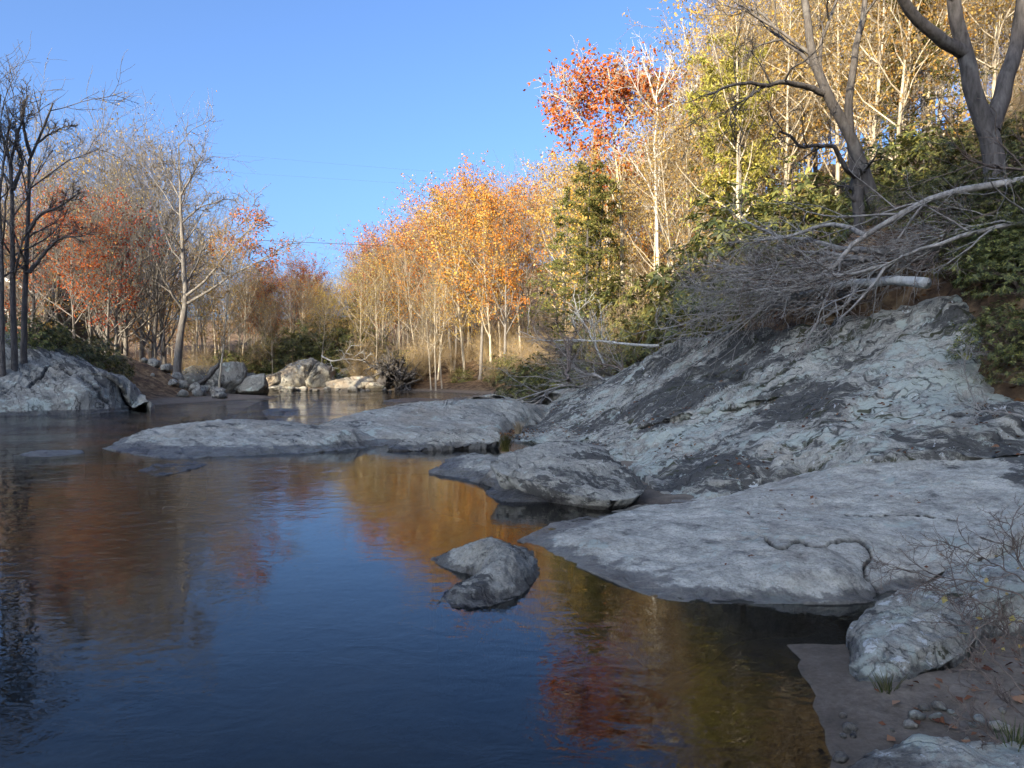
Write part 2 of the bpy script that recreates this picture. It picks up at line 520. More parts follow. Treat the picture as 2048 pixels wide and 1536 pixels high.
def ground_z(X, Y):
    X, Y = np.asarray(X, float), np.asarray(Y, float)
    d = sdf(X, Y)
    Pn = np.stack([X.ravel(), Y.ravel(), np.zeros(X.size)], 1)
    d = d + (0.10 * fbm(Pn * 2.6 + 11, 3)).reshape(X.shape) * np.clip(Y / 6, 0.5, 2.5)
    th = np.degrees(np.arctan2(X, np.maximum(Y, 0.5)))
    left = (X < -9) & (Y < 60 + np.maximum(0, -(X + 16)) * 0.22)
    s = np.interp(th, [-25, -12, -3, 4, 12, 22, 40], [0.10, 0.11, 0.20, 0.27, 0.36, 0.50, 0.58])
    near = sstep(16, 8, Y)
    off = 1.2 + 2.3 * near
    dd = np.maximum(0, d - off)
    zr = 0.055 * np.minimum(d, off) + np.where(dd > 0, s * dd, 0) + 0.25 * sstep(0.3, 3, d) * (1 - near)
    zr = zr + 1.1 * sstep(4.2, 6.5, d) * sstep(4, 7, Y) * sstep(24, 15, Y)
    zr = np.where(zr > 26, 26 + (zr - 26) * 0.35, zr)
    zl = 0.055 * np.minimum(d, 4) + 2.0 * sstep(2.5, 9, d) + 0.035 * np.maximum(0, d - 4) + 1.5 * sstep(1, 7, d) * sstep(42, 30, Y) + 0.16 * np.maximum(0, d - 22)
    z = np.where(left, zl, zr)
    bed = -1.15 * (1 - np.exp(np.minimum(d, 0) / 1.6)) * sstep(0.25, -0.9, d) + 0.05 * d
    z = np.where(d > 0, z, bed)
    P = np.stack([X.ravel(), Y.ravel(), np.zeros(X.size)], 1)
    n = fbm(P * 0.22, 4).reshape(X.shape)
    n2 = fbm(P * 1.7 + 40, 3).reshape(X.shape)
    z = z + sstep(0.5, 8, np.abs(d)) * n * np.where(d > 0, 0.7, 0.15) + n2 * 0.05 * sstep(0.1, 1.5, np.abs(d))
    return z


def gz(x, y):
    return float(ground_z(np.array([x]), np.array([y]))[0])


def axis(lo, hi, c, n, fine):
    # spacing grows away from c
    a = np.linspace(math.asinh((lo - c) / fine), math.asinh((hi - c) / fine), n)
    return c + fine * np.sinh(a)


gx = axis(-420, 420, 1.5, 430, 3.5)
gy = axis(-60, 900, 6.0, 460, 5.0)
GX, GY = np.meshgrid(gx, gy)
GZ = ground_z(GX, GY)
idx = np.arange(GX.size).reshape(GX.shape)
Q = np.stack([idx[:-1, :-1], idx[:-1, 1:], idx[1:, 1:], idx[1:, :-1]], -1).reshape(-1, 4)
ground = link("ground", make_mesh("ground", np.stack([GX, GY, GZ], -1).reshape(-1, 3), Q, M['ground']))
tag(ground, "brown leaf-covered hillsides, sandy shore and river bed", None, None, "structure")

V = np.array([(-110, -12, 0), (8, -12, 0), (8, 90, 0), (-110, 90, 0)], float)
river = link("river", make_mesh("river", V, np.array([[0, 1, 2, 3]]), M['water'], False))
tag(river, "calm dark river reflecting blue sky and autumn trees", None, None, "structure")


def shade_hill():
    """wooded ridge on the sun's side of the valley, behind the viewer"""
    a = np.array(SUN_AZ)
    b = np.array((a[1], -a[0]))
    n, m = 240, 24
    u = np.linspace(-330, 330, n)
    t = np.linspace(-1, 1, m)
    U, T = np.meshgrid(u, t)
    crest = 12.0 + 4.5 * sstep(12, 24, u) * sstep(46, 38, u) + 210 * math.tan(SUN_EL) + 2.6 * fbm(np.stack([u * 0.05, u * 0, u * 0], 1), 3) + 2.2 * fbm(np.stack([u * 0.45, u * 0 + 5, u * 0], 1), 3)
    prof = np.where(T < 0, sstep(-1, 0, T), sstep(1, 0, T))
    dist = 210 - T * 110
    X = a[0] * dist + b[0] * U
    Y = a[1] * dist + b[1] * U
    Z = -0.5 + prof * crest[None, :]
    idx = np.arange(X.size).reshape(X.shape)
    Q = np.stack([idx[:-1, :-1], idx[:-1, 1:], idx[1:, 1:], idx[1:, :-1]], -1).reshape(-1, 4)
    o = link("hill", make_mesh("hill", np.stack([X, Y, Z], -1).reshape(-1, 3), Q, M['forest_hill']))
    tag(o, "wooded hill that shades the near river", None, None, "structure")


shade_hill()


# ------------------------------------------------------------------ rocks
def tps(ctrl, smooth=1e-3):
    C = np.asarray(ctrl, float)
    n = len(C)
    d = np.linalg.norm(C[:, None, :2] - C[None, :, :2], axis=2)
    K = np.where(d > 0, d * d * np.log(d + 1e-12), 0) + np.eye(n) * smooth
    P = np.hstack([np.ones((n, 1)), C[:, :2]])
    A = np.block([[K, P], [P.T, np.zeros((3, 3))]])
    w = np.linalg.solve(A, np.concatenate([C[:, 2], np.zeros(3)]))

    def f(X, Y):
        out = np.zeros(X.shape)
        for i in range(n):
            r = np.hypot(X - C[i, 0], Y - C[i, 1])
            out += w[i] * np.where(r > 0, r * r * np.log(r + 1e-12), 0)
        return out + w[n] + w[n + 1] * X + w[n + 2] * Y
    return f


def rock(label, edge, tops, mat, A=160, R=40, under=(1.0, -0.6), centre=None, amp=0.05, freq=1.2, ledge=0.03, ledge_f=5.0, steep=0.0, cracks=(), fine=0.012, name="rock", group=None, seed=0.0):
    """closed rock: a top surface through measured points inside a measured outline, then flanks going down"""
    E = np.asarray(edge, float)
    T = np.asarray(tops, float) if len(tops) else np.zeros((0, 3))
    f = tps(np.vstack([E, T]))
    B = resample(np.vstack([E, E[:1]]), A + 1)[:-1]
    B += 0.0
    c = np.array(centre, float) if centre is not None else (T[:, :2].mean(0) if len(T) else E[:, :2].mean(0))
    r = np.linspace(0, 1, R + 1)[1:] ** 0.8
    X = c[0] + r[:, None] * (B[None, :, 0] - c[0])
    Y = c[1] + r[:, None] * (B[None, :, 1] - c[1])
    Z = f(X, Y)
    # blend the rim onto the outline heights and round the shoulder
    w = sstep(0.8, 1.0, r)[:, None]
    Z = Z * (1 - w) + B[None, :, 2] * w
    if steep:
        Z = Z + steep * (sstep(1.0, 0.8, r)[:, None])
    rings = [np.stack([X, Y, Z], -1)]
    for q in (0.35, 0.7, 1.0):
        sc = 1 + (under[0] - 1) * q
        Zu = B[:, 2] + (under[1] - B[:, 2]) * q
        rings.append(np.stack([c[0] + sc * (B[:, 0] - c[0]), c[1] + sc * (B[:, 1] - c[1]), Zu], -1)[None])
    G = np.concatenate(rings, 0)
    nr = G.shape[0]
    Vv = np.vstack([[c[0], c[1], f(np.array([c[0]]), np.array([c[1]]))[0] + steep], G.reshape(-1, 3)])
    ii = 1 + np.arange(nr * A).reshape(nr, A)
    nx = np.roll(ii, -1, axis=1)
    Qr = np.stack([ii[:-1], ii[1:], nx[1:], nx[:-1]], -1).reshape(-1, 4)
    # cap the middle with quads that share the centre
    k = np.arange(0, A, 2)
    Qc = np.stack([np.zeros_like(k), ii[0, k], ii[0, (k + 1) % A], ii[0, (k + 2) % A]], -1)
    # orientation: outline may run either way
    area = np.sum(B[:, 0] * np.roll(B[:, 1], -1) - np.roll(B[:, 0], -1) * B[:, 1])
    Qq = np.vstack([Qc, Qr])
    if area < 0:
        Qq = Qq[:, ::-1]
    # displace along normals
    me = make_mesh("tmp", Vv, Qq)
    N = np.empty(len(Vv) * 3, np.float32)
    me.vertices.foreach_get("normal", N)
    N = N.reshape(-1, 3)
    bpy.data.meshes.remove(me)
    P = Vv + seed * 13.7
    disp = amp * fbm(P * freq, 4)
    s = (Vv @ NF) * ledge_f + 1.6 * fbm(P * freq * 0.7 + 9, 3)
    saw = s - np.floor(s)
    saw = np.where(saw < 0.85, saw / 0.85, (1 - saw) / 0.15)
    lm = sstep(-0.25, 0.35, fbm(P * freq * 0.5 + 31, 2))
    disp += ledge * (saw - 0.5) * lm
    s2 = (Vv @ NF) * ledge_f * 3.1 + 2.2 * fbm(P * freq * 1.6 + 3, 3)
    disp += 0.35 * ledge * (np.abs((s2 - np.floor(s2)) - 0.5) * 2 - 0.5)
    disp += fine * fbm(P * 9.0, 3)
    shade_mask = np.zeros(len(Vv))  # mask for the painted shade along the traced cracks
    if len(cracks):
        px, py = project(Vv)
        for cr, wpx, dep in cracks:
            cr = resample(np.asarray(cr, float), 40)
            dm = np.full(len(Vv), 1e9)
            jit = 5.0 * fbm(Vv * 16.0 + 70, 3)
            for (x1, y1), (x2, y2) in zip(cr[:-1], cr[1:]):
                ex, ey = x2 - x1, y2 - y1
                t = np.clip(((px - x1) * ex + (py - y1) * ey) / (ex * ex + ey * ey + 1e-9), 0, 1)
                dm = np.minimum(dm, np.hypot(px - x1 - t * ex, py - y1 - t * ey))
            up_ = (N[:, 2] > 0.1)
            disp -= 0.6 * dep * np.exp(-((dm + jit * 0.3) / wpx) ** 4) * up_
            shade_mask = np.maximum(shade_mask, np.exp(-(np.maximum(0, dm + jit * 0.5) / (wpx * 1.15)) ** 3) * up_)
    disp[-A:] = 0
    Vv = Vv + N * disp[:, None]
    loc = np.array((c[0], c[1], min(0.0, under[1] + 0.3)))
    o = link(name, make_mesh(name, Vv - loc, Qq, mat), None, loc)
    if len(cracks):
        at_ = o.data.attributes.new("crack_shade", 'FLOAT', 'POINT')
        at_.data.foreach_set("value", shade_mask.astype(np.float32))
    tag(o, label, "rock", group)
    return o


def P3(*pts):
    return [at(*p) for p in pts]


def W(*pts):
    return [gnd(*p) for p in pts]


# big lichen-covered outcrop of the right bank
outcrop = rock("huge sloping outcrop mottled with lichen and moss below the brush pile",
     P3((1085, 815, 27), (1130, 790, 27), (1200, 760, 23.5), (1260, 735, 20.5), (1330, 690, 17.8), (1450, 668, 15.3), (1560, 660, 13.5), (1640, 656, 12.6), (1720, 634, 11.9),
        (1790, 618, 11.4), (1860, 602, 10.9), (1915, 598, 10.5), (1990, 680, 9.7), (2080, 740, 9.2), (2200, 800, 8.6), (2230, 880, 7.7), (2120, 905, 7.3), (2000, 905, 7.35),
        (1850, 905, 7.6), (1700, 925, 8.0), (1560, 965, 8.4), (1400, 1000, 8.6), (1320, 985, 9.3), (1285, 950, 10.4), (1200, 905, 13.0), (1120, 890, 15.2), (1020, 880, 16.8), (1050, 850, 20.5)),
     P3((1500, 800, 11.6), (1700, 750, 10.4), (1400, 850, 11.6), (1900, 750, 9.4), (1300, 800, 14.6), (1200, 820, 18), (1600, 880, 9.1), (1800, 830, 8.8), (2000, 820, 8.3),
        (1300, 880, 12.2), (1560, 730, 12.0), (1420, 740, 14.2), (1180, 860, 16.0), (1800, 690, 10.6), (2060, 860, 7.6), (1650, 830, 9.6)),
     M['outcrop'], A=520, R=170, under=(1.04, -0.7), centre=at(1560, 800, 11.0)[:2], amp=0.13, freq=0.9, ledge=0.075, ledge_f=2.6, fine=0.028)

slab = rock("broad smooth grey slab with a jagged crack sloping into the pool",
     W((1036, 1082), (1100, 1112), (1200, 1152), (1300, 1192), (1400, 1206), (1550, 1208), (1700, 1206), (1790, 1195)) +
     P3((1830, 1170, 5.2), (1900, 1135, 5.25), (2000, 1095, 5.5), (2080, 1030, 6.0), (2150, 960, 6.6), (2150, 900, 7.3), (2000, 905, 7.6), (1850, 915, 7.8), (1700, 930, 8.1),
        (1540, 965, 8.6), (1400, 995, 8.7), (1300, 1010, 8.5)) + W((1200, 1028), (1100, 1052)),
     P3((1280, 1070, 6.45), (1500, 1050, 6.5), (1400, 1100, 5.85), (1560, 1140, 5.25), (1700, 1100, 5.6), (1500, 1000, 7.45), (1700, 980, 7.3), (1900, 980, 6.85), (1900, 1060, 6.0), (1330, 1140, 5.55), (1180, 1090, 6.3), (1700, 1160, 5.1)),
     M['slab'], A=760, R=230, under=(1.01, -0.6), amp=0.045, freq=1.1, ledge=0.010, ledge_f=3.4, steep=0.02, fine=0.012,
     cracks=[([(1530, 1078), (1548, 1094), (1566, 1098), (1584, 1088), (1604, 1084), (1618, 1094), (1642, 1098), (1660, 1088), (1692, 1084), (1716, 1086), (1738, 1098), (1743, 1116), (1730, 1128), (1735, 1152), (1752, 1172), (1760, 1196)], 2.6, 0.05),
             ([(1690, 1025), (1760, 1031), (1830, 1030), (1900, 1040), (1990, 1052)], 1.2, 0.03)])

rock("dark flat-topped tilted boulder overhanging the pool edge",
     P3((985, 932, 9.5), (1005, 914, 9.8), (1060, 894, 10.2), (1130, 884, 10.4), (1200, 892, 10.2), (1240, 930, 9.4), (1292, 966, 8.7), (1272, 994, 8.25), (1200, 1000, 8.15), (1130, 985, 8.45), (1050, 960, 8.9), (1000, 946, 9.2)),
     P3((1130, 930, 9.3), (1200, 950, 8.8), (1060, 925, 9.55)), M['boulder'], A=180, R=40, under=(0.66, -0.25), amp=0.045, freq=1.6, ledge=0.06, ledge_f=4.5, steep=0.03)
rock("low pointed rock at the water left of the tilted boulder",
     W((860, 946), (905, 955), (965, 968), (1020, 985), (1050, 960)) + P3((1010, 925, 11.0), (960, 908, 12.2), (900, 916, 12.6)),
     P3((950, 922, 11.2), (985, 938, 10.2), (905, 932, 11.6)), M['river_rock'], A=130, R=26, amp=0.05, freq=1.8, ledge=0.05, ledge_f=6.0, seed=1)
rock("thin wet ledge half under the tilted boulder",
     W((972, 985), (1000, 1003), (1080, 1004), (1150, 1005), (1160, 985), (1080, 968), (1010, 965)),
     P3((1030, 985, 8.95), (1100, 990, 8.8)), M['wet_rock'], A=100, R=18, amp=0.03, freq=2.5, ledge=0.04, ledge_f=7.0, seed=2)
rock("small two-humped rock standing alone in the pool",
     W((860, 1120), (900, 1140), (948, 1156), (905, 1180), (876, 1208), (920, 1215), (970, 1214), (1030, 1196), (1072, 1160)) + [gnd(1075, 1128), gnd(1050, 1098), gnd(985, 1096), gnd(905, 1104)],
     P3((990, 1082, 5.75), (1020, 1100, 5.45), (930, 1108, 5.75), (960, 1152, 5.18), (1000, 1150, 5.15), (925, 1180, 4.98), (975, 1128, 5.45)),
     M['boulder'], A=200, R=44, centre=gnd(990, 1142)[:2], amp=0.022, freq=4.0, ledge=0.045, ledge_f=9.0, steep=0.0, fine=0.014, seed=3)
rock("long low grey ledge, the left half of the bar across the river",
     W((205, 897), (300, 914), (360, 918), (430, 914), (520, 911), (620, 906), (720, 897), (780, 888), (760, 868), (640, 864), (520, 862), (380, 862), (270, 872)),
     P3((290, 868, 16.4), (420, 846, 16.6), (520, 848, 16.6), (620, 858, 16.4), (420, 868, 15.6), (560, 872, 15.4), (690, 868, 15.4)),
     M['river_rock'], A=320, R=50, amp=0.055, freq=1.0, ledge=0.05, ledge_f=3.0, steep=0.05, seed=4)
rock("higher pale ledge, the right half of the bar across the river",
     W((590, 872), (680, 890), (760, 893), (850, 893), (930, 896), (1010, 884), (1060, 862)) + P3((1095, 838, 21), (1110, 818, 26), (1060, 806, 29)) + W((950, 812), (850, 822), (740, 840), (640, 856)),
     P3((700, 834, 18.8), (800, 816, 20), (900, 806, 21), (1000, 803, 21.5), (760, 850, 17.2), (880, 840, 17.8), (1000, 838, 18.2), (1050, 822, 20.5)),
     M['river_rock'], A=320, R=56, amp=0.075, freq=0.9, ledge=0.07, ledge_f=2.4, steep=0.05, seed=5)
rock("dark undercut block in front of the pale ledge",
     P3((770, 893, 14.7), (850, 868, 15.3), (920, 856, 15.7), (990, 862, 15.6), (1000, 880, 15.0), (930, 890, 14.7), (860, 897, 14.45), (800, 900, 14.4)),
     P3((880, 875, 15.0), (940, 868, 15.2)), M['river_rock'], A=150, R=26, under=(0.8, -0.3), amp=0.07, freq=1.5, ledge=0.08, ledge_f=4.0, seed=6)
rock("pale shelf of bedrock along the right shore beyond the bar",
     W((880, 803), (960, 800), (1040, 806), (1090, 815)) + P3((1150, 795, 28), (1190, 768, 31)) + W((1130, 796), (1060, 790), (960, 791)),
     P3((1000, 792, 34), (1080, 790, 31)), M['river_rock'], A=160, R=26, amp=0.12, freq=0.7, ledge=0.1, ledge_f=2.0, seed=7)
rock("lichen-spotted rock beside the sand in the lower right corner",
     P3((1692, 1272, 4.12), (1700, 1310, 3.88), (1716, 1360, 3.62), (1760, 1382, 3.52), (1800, 1372, 3.56), (1840, 1345, 3.66), (1900, 1320, 3.74), (1955, 1275, 3.95), (1960, 1230, 4.12),
        (2040, 1200, 4.2), (2130, 1170, 4.3), (2130, 1100, 4.75), (2040, 1105, 4.85), (1950, 1128, 4.85), (1860, 1165, 4.75), (1790, 1195, 4.6), (1730, 1235, 4.35)),
     P3((1780, 1250, 4.05), (1850, 1215, 4.25), (1760, 1320, 3.7), (1950, 1165, 4.5), (1860, 1280, 3.85)),
     M['lichen_rock'], A=260, R=60, under=(1.02, -0.3), centre=at(1850, 1230, 4.15)[:2], amp=0.04, freq=3.0, ledge=0.03, ledge_f=9.0, steep=0.045, fine=0.012, seed=8)
rock("low lichen rock at the very bottom right of the picture",
     P3((1690, 1570, 2.72), (1700, 1516, 2.88), (1800, 1494, 2.93), (1880, 1488, 2.95), (1970, 1490, 2.94), (2080, 1510, 2.88), (2100, 1640, 2.4), (1700, 1680, 2.35)),
     P3((1850, 1530, 2.75), (1950, 1560, 2.65)), M['lichen_rock'], A=120, R=30, under=(1.02, -0.3), amp=0.03, freq=4.0, ledge=0.02, ledge_f=12, steep=0.03, seed=9)
rock("tall grey rock dome cut by dark cracks on the left bank",
     W((-190, 845), (-60, 836), (60, 832), (160, 829), (262, 822)) + [gnd(300, 816)] + P3((302, 806, 29.5), (270, 780, 31), (200, 742, 33), (130, 712, 34), (40, 676, 35), (-80, 650, 35), (-220, 660, 33)),
     P3((0, 690, 30.2), (60, 704, 30.2), (130, 728, 30), (200, 752, 30), (250, 778, 29.7), (-100, 680, 30.5), (60, 770, 28.0), (180, 790, 27.8)),
     M['dome'], A=340, R=80, under=(1.01, -1.0), amp=0.18, freq=0.45, ledge=0.10, ledge_f=1.3, steep=0.12, fine=0.05, seed=10,
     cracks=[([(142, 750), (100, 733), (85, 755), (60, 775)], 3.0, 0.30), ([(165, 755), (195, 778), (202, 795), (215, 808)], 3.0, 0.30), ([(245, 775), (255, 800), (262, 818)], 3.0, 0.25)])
rock("flat dark wet rock off the tip of the long ledge", W((276, 942), (320, 952), (372, 942), (412, 930), (380, 922), (320, 926)), P3((350, 934, 12.0),), M['wet_rock'], A=70, R=12, amp=0.02, freq=2.5, ledge=0.03, ledge_f=6, seed=11)
rock("pale washed rock barely above water near the left edge", W((28, 911), (90, 914), (165, 907), (150, 901), (80, 901)), P3((95, 904, 13.9),), M['river_rock'], A=60, R=10, amp=0.02, freq=2, ledge=0.02, seed=12)
rock("flat dark rock in the current beyond the ledge, nearer of two", W((475, 848), (540, 850), (580, 846), (530, 842)), P3((530, 844, 22.2),), M['wet_rock'], A=50, R=8, amp=0.03, freq=2, seed=13)
rock("small flat rock in the middle of the far pool", W((520, 822), (560, 824), (594, 820), (560, 816)), P3((560, 818, 30),), M['wet_rock'], A=50, R=8, amp=0.05, freq=1.5, seed=14)
rock("thin dark rock strip along the far side of the pale ledge", W((766, 803), (820, 805), (880, 800), (860, 796), (800, 798)), P3((830, 798.5, 41),), M['wet_rock'], A=60, R=10, amp=0.08, freq=1, seed=15)


def boulder(label, px, py, D, w, h, dpt, mat, seed, rz=0.0, tilt=0.0, name="boulder", group=None, sub=26, z=None):
    """free-standing boulder: a squashed, faceted, noise-carved ball sunk a little into the ground"""
    rng = np.random.default_rng(seed)
    A, R = sub * 2, sub
    th = np.linspace(0, 2 * math.pi, A, endpoint=False)
    ph = np.linspace(0.04, math.pi - 0.04, R)
    TH, PH = np.meshgrid(th, ph)
    D3 = np.stack([np.sin(PH) * np.cos(TH), np.sin(PH) * np.sin(TH), np.cos(PH)], -1).reshape(-1, 3)
    rr = np.ones(len(D3)) * 1.25
    for _ in range(10):
        nn = nrm(rng.normal(size=3) * np.array((1, 1, 0.8)))
        rr = np.minimum(rr, rng.uniform(0.60, 1.0) / np.maximum(D3 @ nn, 0.05))
    rr = rr * (1 + 0.09 * fbm(D3 * 1.6 + seed, 4) + 0.07 * fbm(D3 * np.array((3, 3, 9)) + seed, 3)) * 1.12
    Vv = D3 * rr[:, None] * np.array((w / 2, dpt / 2, h / 2))
    c, s = math.cos(tilt), math.sin(tilt)
    Vv = np.stack([Vv[:, 0] * c - Vv[:, 2] * s, Vv[:, 1], Vv[:, 0] * s + Vv[:, 2] * c], 1)
    c, s = math.cos(rz), math.sin(rz)
    Vv = np.stack([Vv[:, 0] * c - Vv[:, 1] * s, Vv[:, 0] * s + Vv[:, 1] * c, Vv[:, 2]], 1)
    ii = np.arange(R * A).reshape(R, A)
    nx = np.roll(ii, -1, axis=1)
    Qq = np.stack([ii[:-1], ii[1:], nx[1:], nx[:-1]], -1).reshape(-1, 4)
    p = at(px, py, D)
    if z is None:
        z = max(gz(p[0], p[1]), -0.1)
    Vv[:, 2] += h * 0.36
    o = link(name, make_mesh(name, Vv, Qq, mat), None, (p[0], p[1], z))
    return tag(o, label, "rock" if name == "boulder" else "stone", group)


boulder("grey split rock at the end of the left beach", 452, 770, 50, 3.0, 2.0, 2.2, M['dome'], 21, 0.3, 0.5)
boulder("leaning blue-grey block in the left beach rockfall", 482, 775, 51, 2.3, 1.5, 1.8, M['dome'], 22, 0.2, 0.45)
boulder("pointed rock tumbled at the water end of the rockfall", 512, 780, 50, 2.4, 1.3, 1.8, M['dome'], 23, -0.3, 0.35)
boulder("dark mossy boulder behind the leaning left bank tree", 395, 745, 52, 3.6, 2.6, 2.6, M['wet_rock'], 24, 0.4, 0.2)
boulder("tawny tilted slab high on the far sunlit bank", 600, 752, 67, 4.80, 2.16, 2.88, M['far_rock'], 25, 0.3, 0.55)
boulder("long slanting sunlit rock at the upstream corner of the far bank", 545, 765, 66, 4.00, 1.44, 2.40, M['far_rock'], 26, 0.2, 0.6)
boulder("grey layered block behind the whale-backed rock", 640, 760, 66, 3.36, 1.87, 2.40, M['far_rock'], 27, 0.2, 0.5)
boulder("smooth whale-backed rock on the far shore", 690, 772, 63, 4.00, 1.44, 2.08, M['far_rock'], 28, 0.1, 0.12)
boulder("pale sloping rock above the whale-backed rock", 715, 735, 70, 4.48, 1.87, 2.56, M['far_rock'], 29, 0.1, 0.45)
boulder("low sunlit ledge at the far waterline, upstream end", 560, 778, 62.5, 3.36, 0.58, 1.28, M['far_rock'], 30, 0.1, 0.1)
boulder("small rounded rock beside the far root mass", 752, 776, 62, 1.60, 0.79, 1.12, M['far_rock'], 31)
rngs = np.random.default_rng(5)
for i in range(26):
    px = rngs.uniform(262, 470)
    py = np.interp(px, [262, 470], [775, 786]) + rngs.uniform(-22, 8)
    w = rngs.uniform(0.25, 0.9)
    boulder("loose stone strewn on the slope above the left beach", px, py, rngs.uniform(41, 47), w, w * 0.7, w * 0.8, M['stone'], 100 + i, rngs.uniform(0, 3), rngs.uniform(-0.3, 0.3), "stone", "loose stones on the left beach", 9)
for i in range(22):
    px = rngs.uniform(560, 800)
    w = rngs.uniform(0.3, 0.9)
    boulder("small pale stone lying along the far waterline", px, 781, rngs.uniform(59.5, 61.5), w, w * 0.6, w * 0.8, M['far_rock'], 140 + i, rngs.uniform(0, 3), 0, "stone", "stones along the far waterline", 9)


for i in range(26):
    px, py = rngs.uniform(1660, 2030), rngs.uniform(1395, 1500)
    p = gnd(px, py, 0.06)
    w = rngs.uniform(0.02, 0.07)
    boulder("little pebble lying on the near sand", px, py, p[1], w, w * 0.6, w * 0.8, M['stone'], 300 + i, rngs.uniform(0, 3), 0, "stone", "pebbles on the near sand", 7)


# ------------------------------------------------------------------ trees
def kids(rng, polys, radii, n, t, ang, length, rr, P, wander, up=0.0, rmin=0.006, flat=0.0, end=0.3, shape=None, lenabs=None):
    N, PP, _ = polys.shape
    plen = np.linalg.norm(np.diff(polys, axis=1), axis=2).sum(1)
    ix = np.repeat(np.arange(N), n)
    k = np.tile(np.arange(n), N)
    tt = t[0] + (t[1] - t[0]) * (k + rng.uniform(0, 1, len(k))) / n
    fi = tt * (PP - 1)
    i0 = np.clip(np.floor(fi).astype(int), 0, PP - 2)
    fr = (fi - i0)[:, None]
    start = polys[ix, i0] * (1 - fr) + polys[ix, i0 + 1] * fr
    tan = nrm(polys[ix, i0 + 1] - polys[ix, i0])
    r = radii[ix, i0] * (1 - fr[:, 0]) + radii[ix, i0 + 1] * fr[:, 0]
    ref = np.where(np.abs(tan[:, 2:3]) < 0.9, np.array((0, 0, 1.0)), np.array((1.0, 0, 0)))
    u = nrm(np.cross(tan, ref))
    v = np.cross(tan, u)
    az = k * 2.39996 + np.repeat(rng.uniform(0, 6.28, N), n) + rng.normal(0, 0.4, len(k))
    if flat:
        az = np.where(k % 2 == 0, 0.0, math.pi) + rng.normal(0, flat, len(k))
    a = np.radians(rng.uniform(ang[0], ang[1], len(k)))
    d = tan * np.cos(a)[:, None] + (u * np.cos(az)[:, None] + v * np.sin(az)[:, None]) * np.sin(a)[:, None]
    L = (plen[ix] * length if lenabs is None else lenabs) * rng.uniform(0.65, 1.25, len(k))
    if shape is not None:
        L = L * shape(tt)
    pts = [start]
    p = start
    for j in range(1, P):
        d = nrm(d + wander * rng.normal(size=d.shape) + np.array((0, 0, up)))
        p = p + d * (L / (P - 1))[:, None]
        pts.append(p)
    out = np.stack(pts, 1)
    r0 = np.maximum(r * rr, rmin)
    R = r0[:, None] * np.linspace(1, end, P)[None, :]
    return out, np.maximum(R, rmin * 0.7)


def leaf_quads(rng, polys, count, size, jitter=0.1, aspect=0.6, droop=0.3, t0=0.0, fold=0.0):
    N, P, _ = polys.shape
    ix = rng.integers(0, N, count)
    fi = rng.uniform(t0, 1, count) * (P - 1)
    i0 = np.clip(np.floor(fi).astype(int), 0, P - 2)
    fr = (fi - i0)[:, None]
    c = polys[ix, i0] * (1 - fr) + polys[ix, i0 + 1] * fr + rng.normal(0, jitter, (count, 3))
    d = nrm(rng.normal(size=(count, 3)) + np.array((0, 0, -droop)))
    w = nrm(np.cross(d, rng.normal(size=(count, 3))))
    s = size * rng.uniform(0.6, 1.4, count)[:, None]
    nn = np.cross(d, w)
    V = np.stack([c, c + d * s * 0.5 + w * s * aspect * 0.5 + nn * s * fold, c + d * s, c + d * s * 0.5 - w * s * aspect * 0.5 + nn * s * fold], 1)
    return V.reshape(-1, 3), np.arange(count * 4).reshape(-1, 4)


class Proto:
    """the meshes of one plant: trunk with limbs, fine branches, foliage"""

    def __init__(self, trunk, crown, foliage, bark, leaf, height):
        self.h = height
        self.trunk = make_mesh("trunk", *trunk, bark)
        self.crown = make_mesh("crown", *crown, M['twig_pale'] if bark == M['bark_pale'] else bark) if crown is not None else None
        self.fol = make_mesh("foliage", *foliage, leaf, False) if foliage is not None else None


def plant(proto, name, loc, rz, sc, label, cat, group=None, lean=(0, 0)):
    root = bpy.data.objects.new(name, None)
    root.empty_display_size = 0.2
    COL.objects.link(root)
    root.location = loc
    root.rotation_euler = (lean[0], lean[1], rz)
    root.scale = (sc, sc, sc)
    tag(root, label, cat, group)
    link("trunk", proto.trunk, root)
    c = None
    if proto.crown is not None:
        c = link("crown", proto.crown, root)
    if proto.fol is not None:
        link("foliage", proto.fol, c if c is not None else root)
    return root


def straight_trunk(rng, H, r0, lean=0.03, P=16, wob=0.012, fork=None):
    z = np.linspace(-0.3, H, P)
    w = np.cumsum(rng.normal(0, wob * H / P * 3, (P, 2)), axis=0)
    l = rng.normal(0, lean, 2)
    pts = np.stack([l[0] * z + w[:, 0] - w[0, 0], l[1] * z + w[:, 1] - w[0, 1], z], 1)
    t = np.linspace(0, 1, P)
    r = r0 * (1 - 0.88 * t ** 0.9)
    r[0] *= 1.35
    return pts[None], r[None]


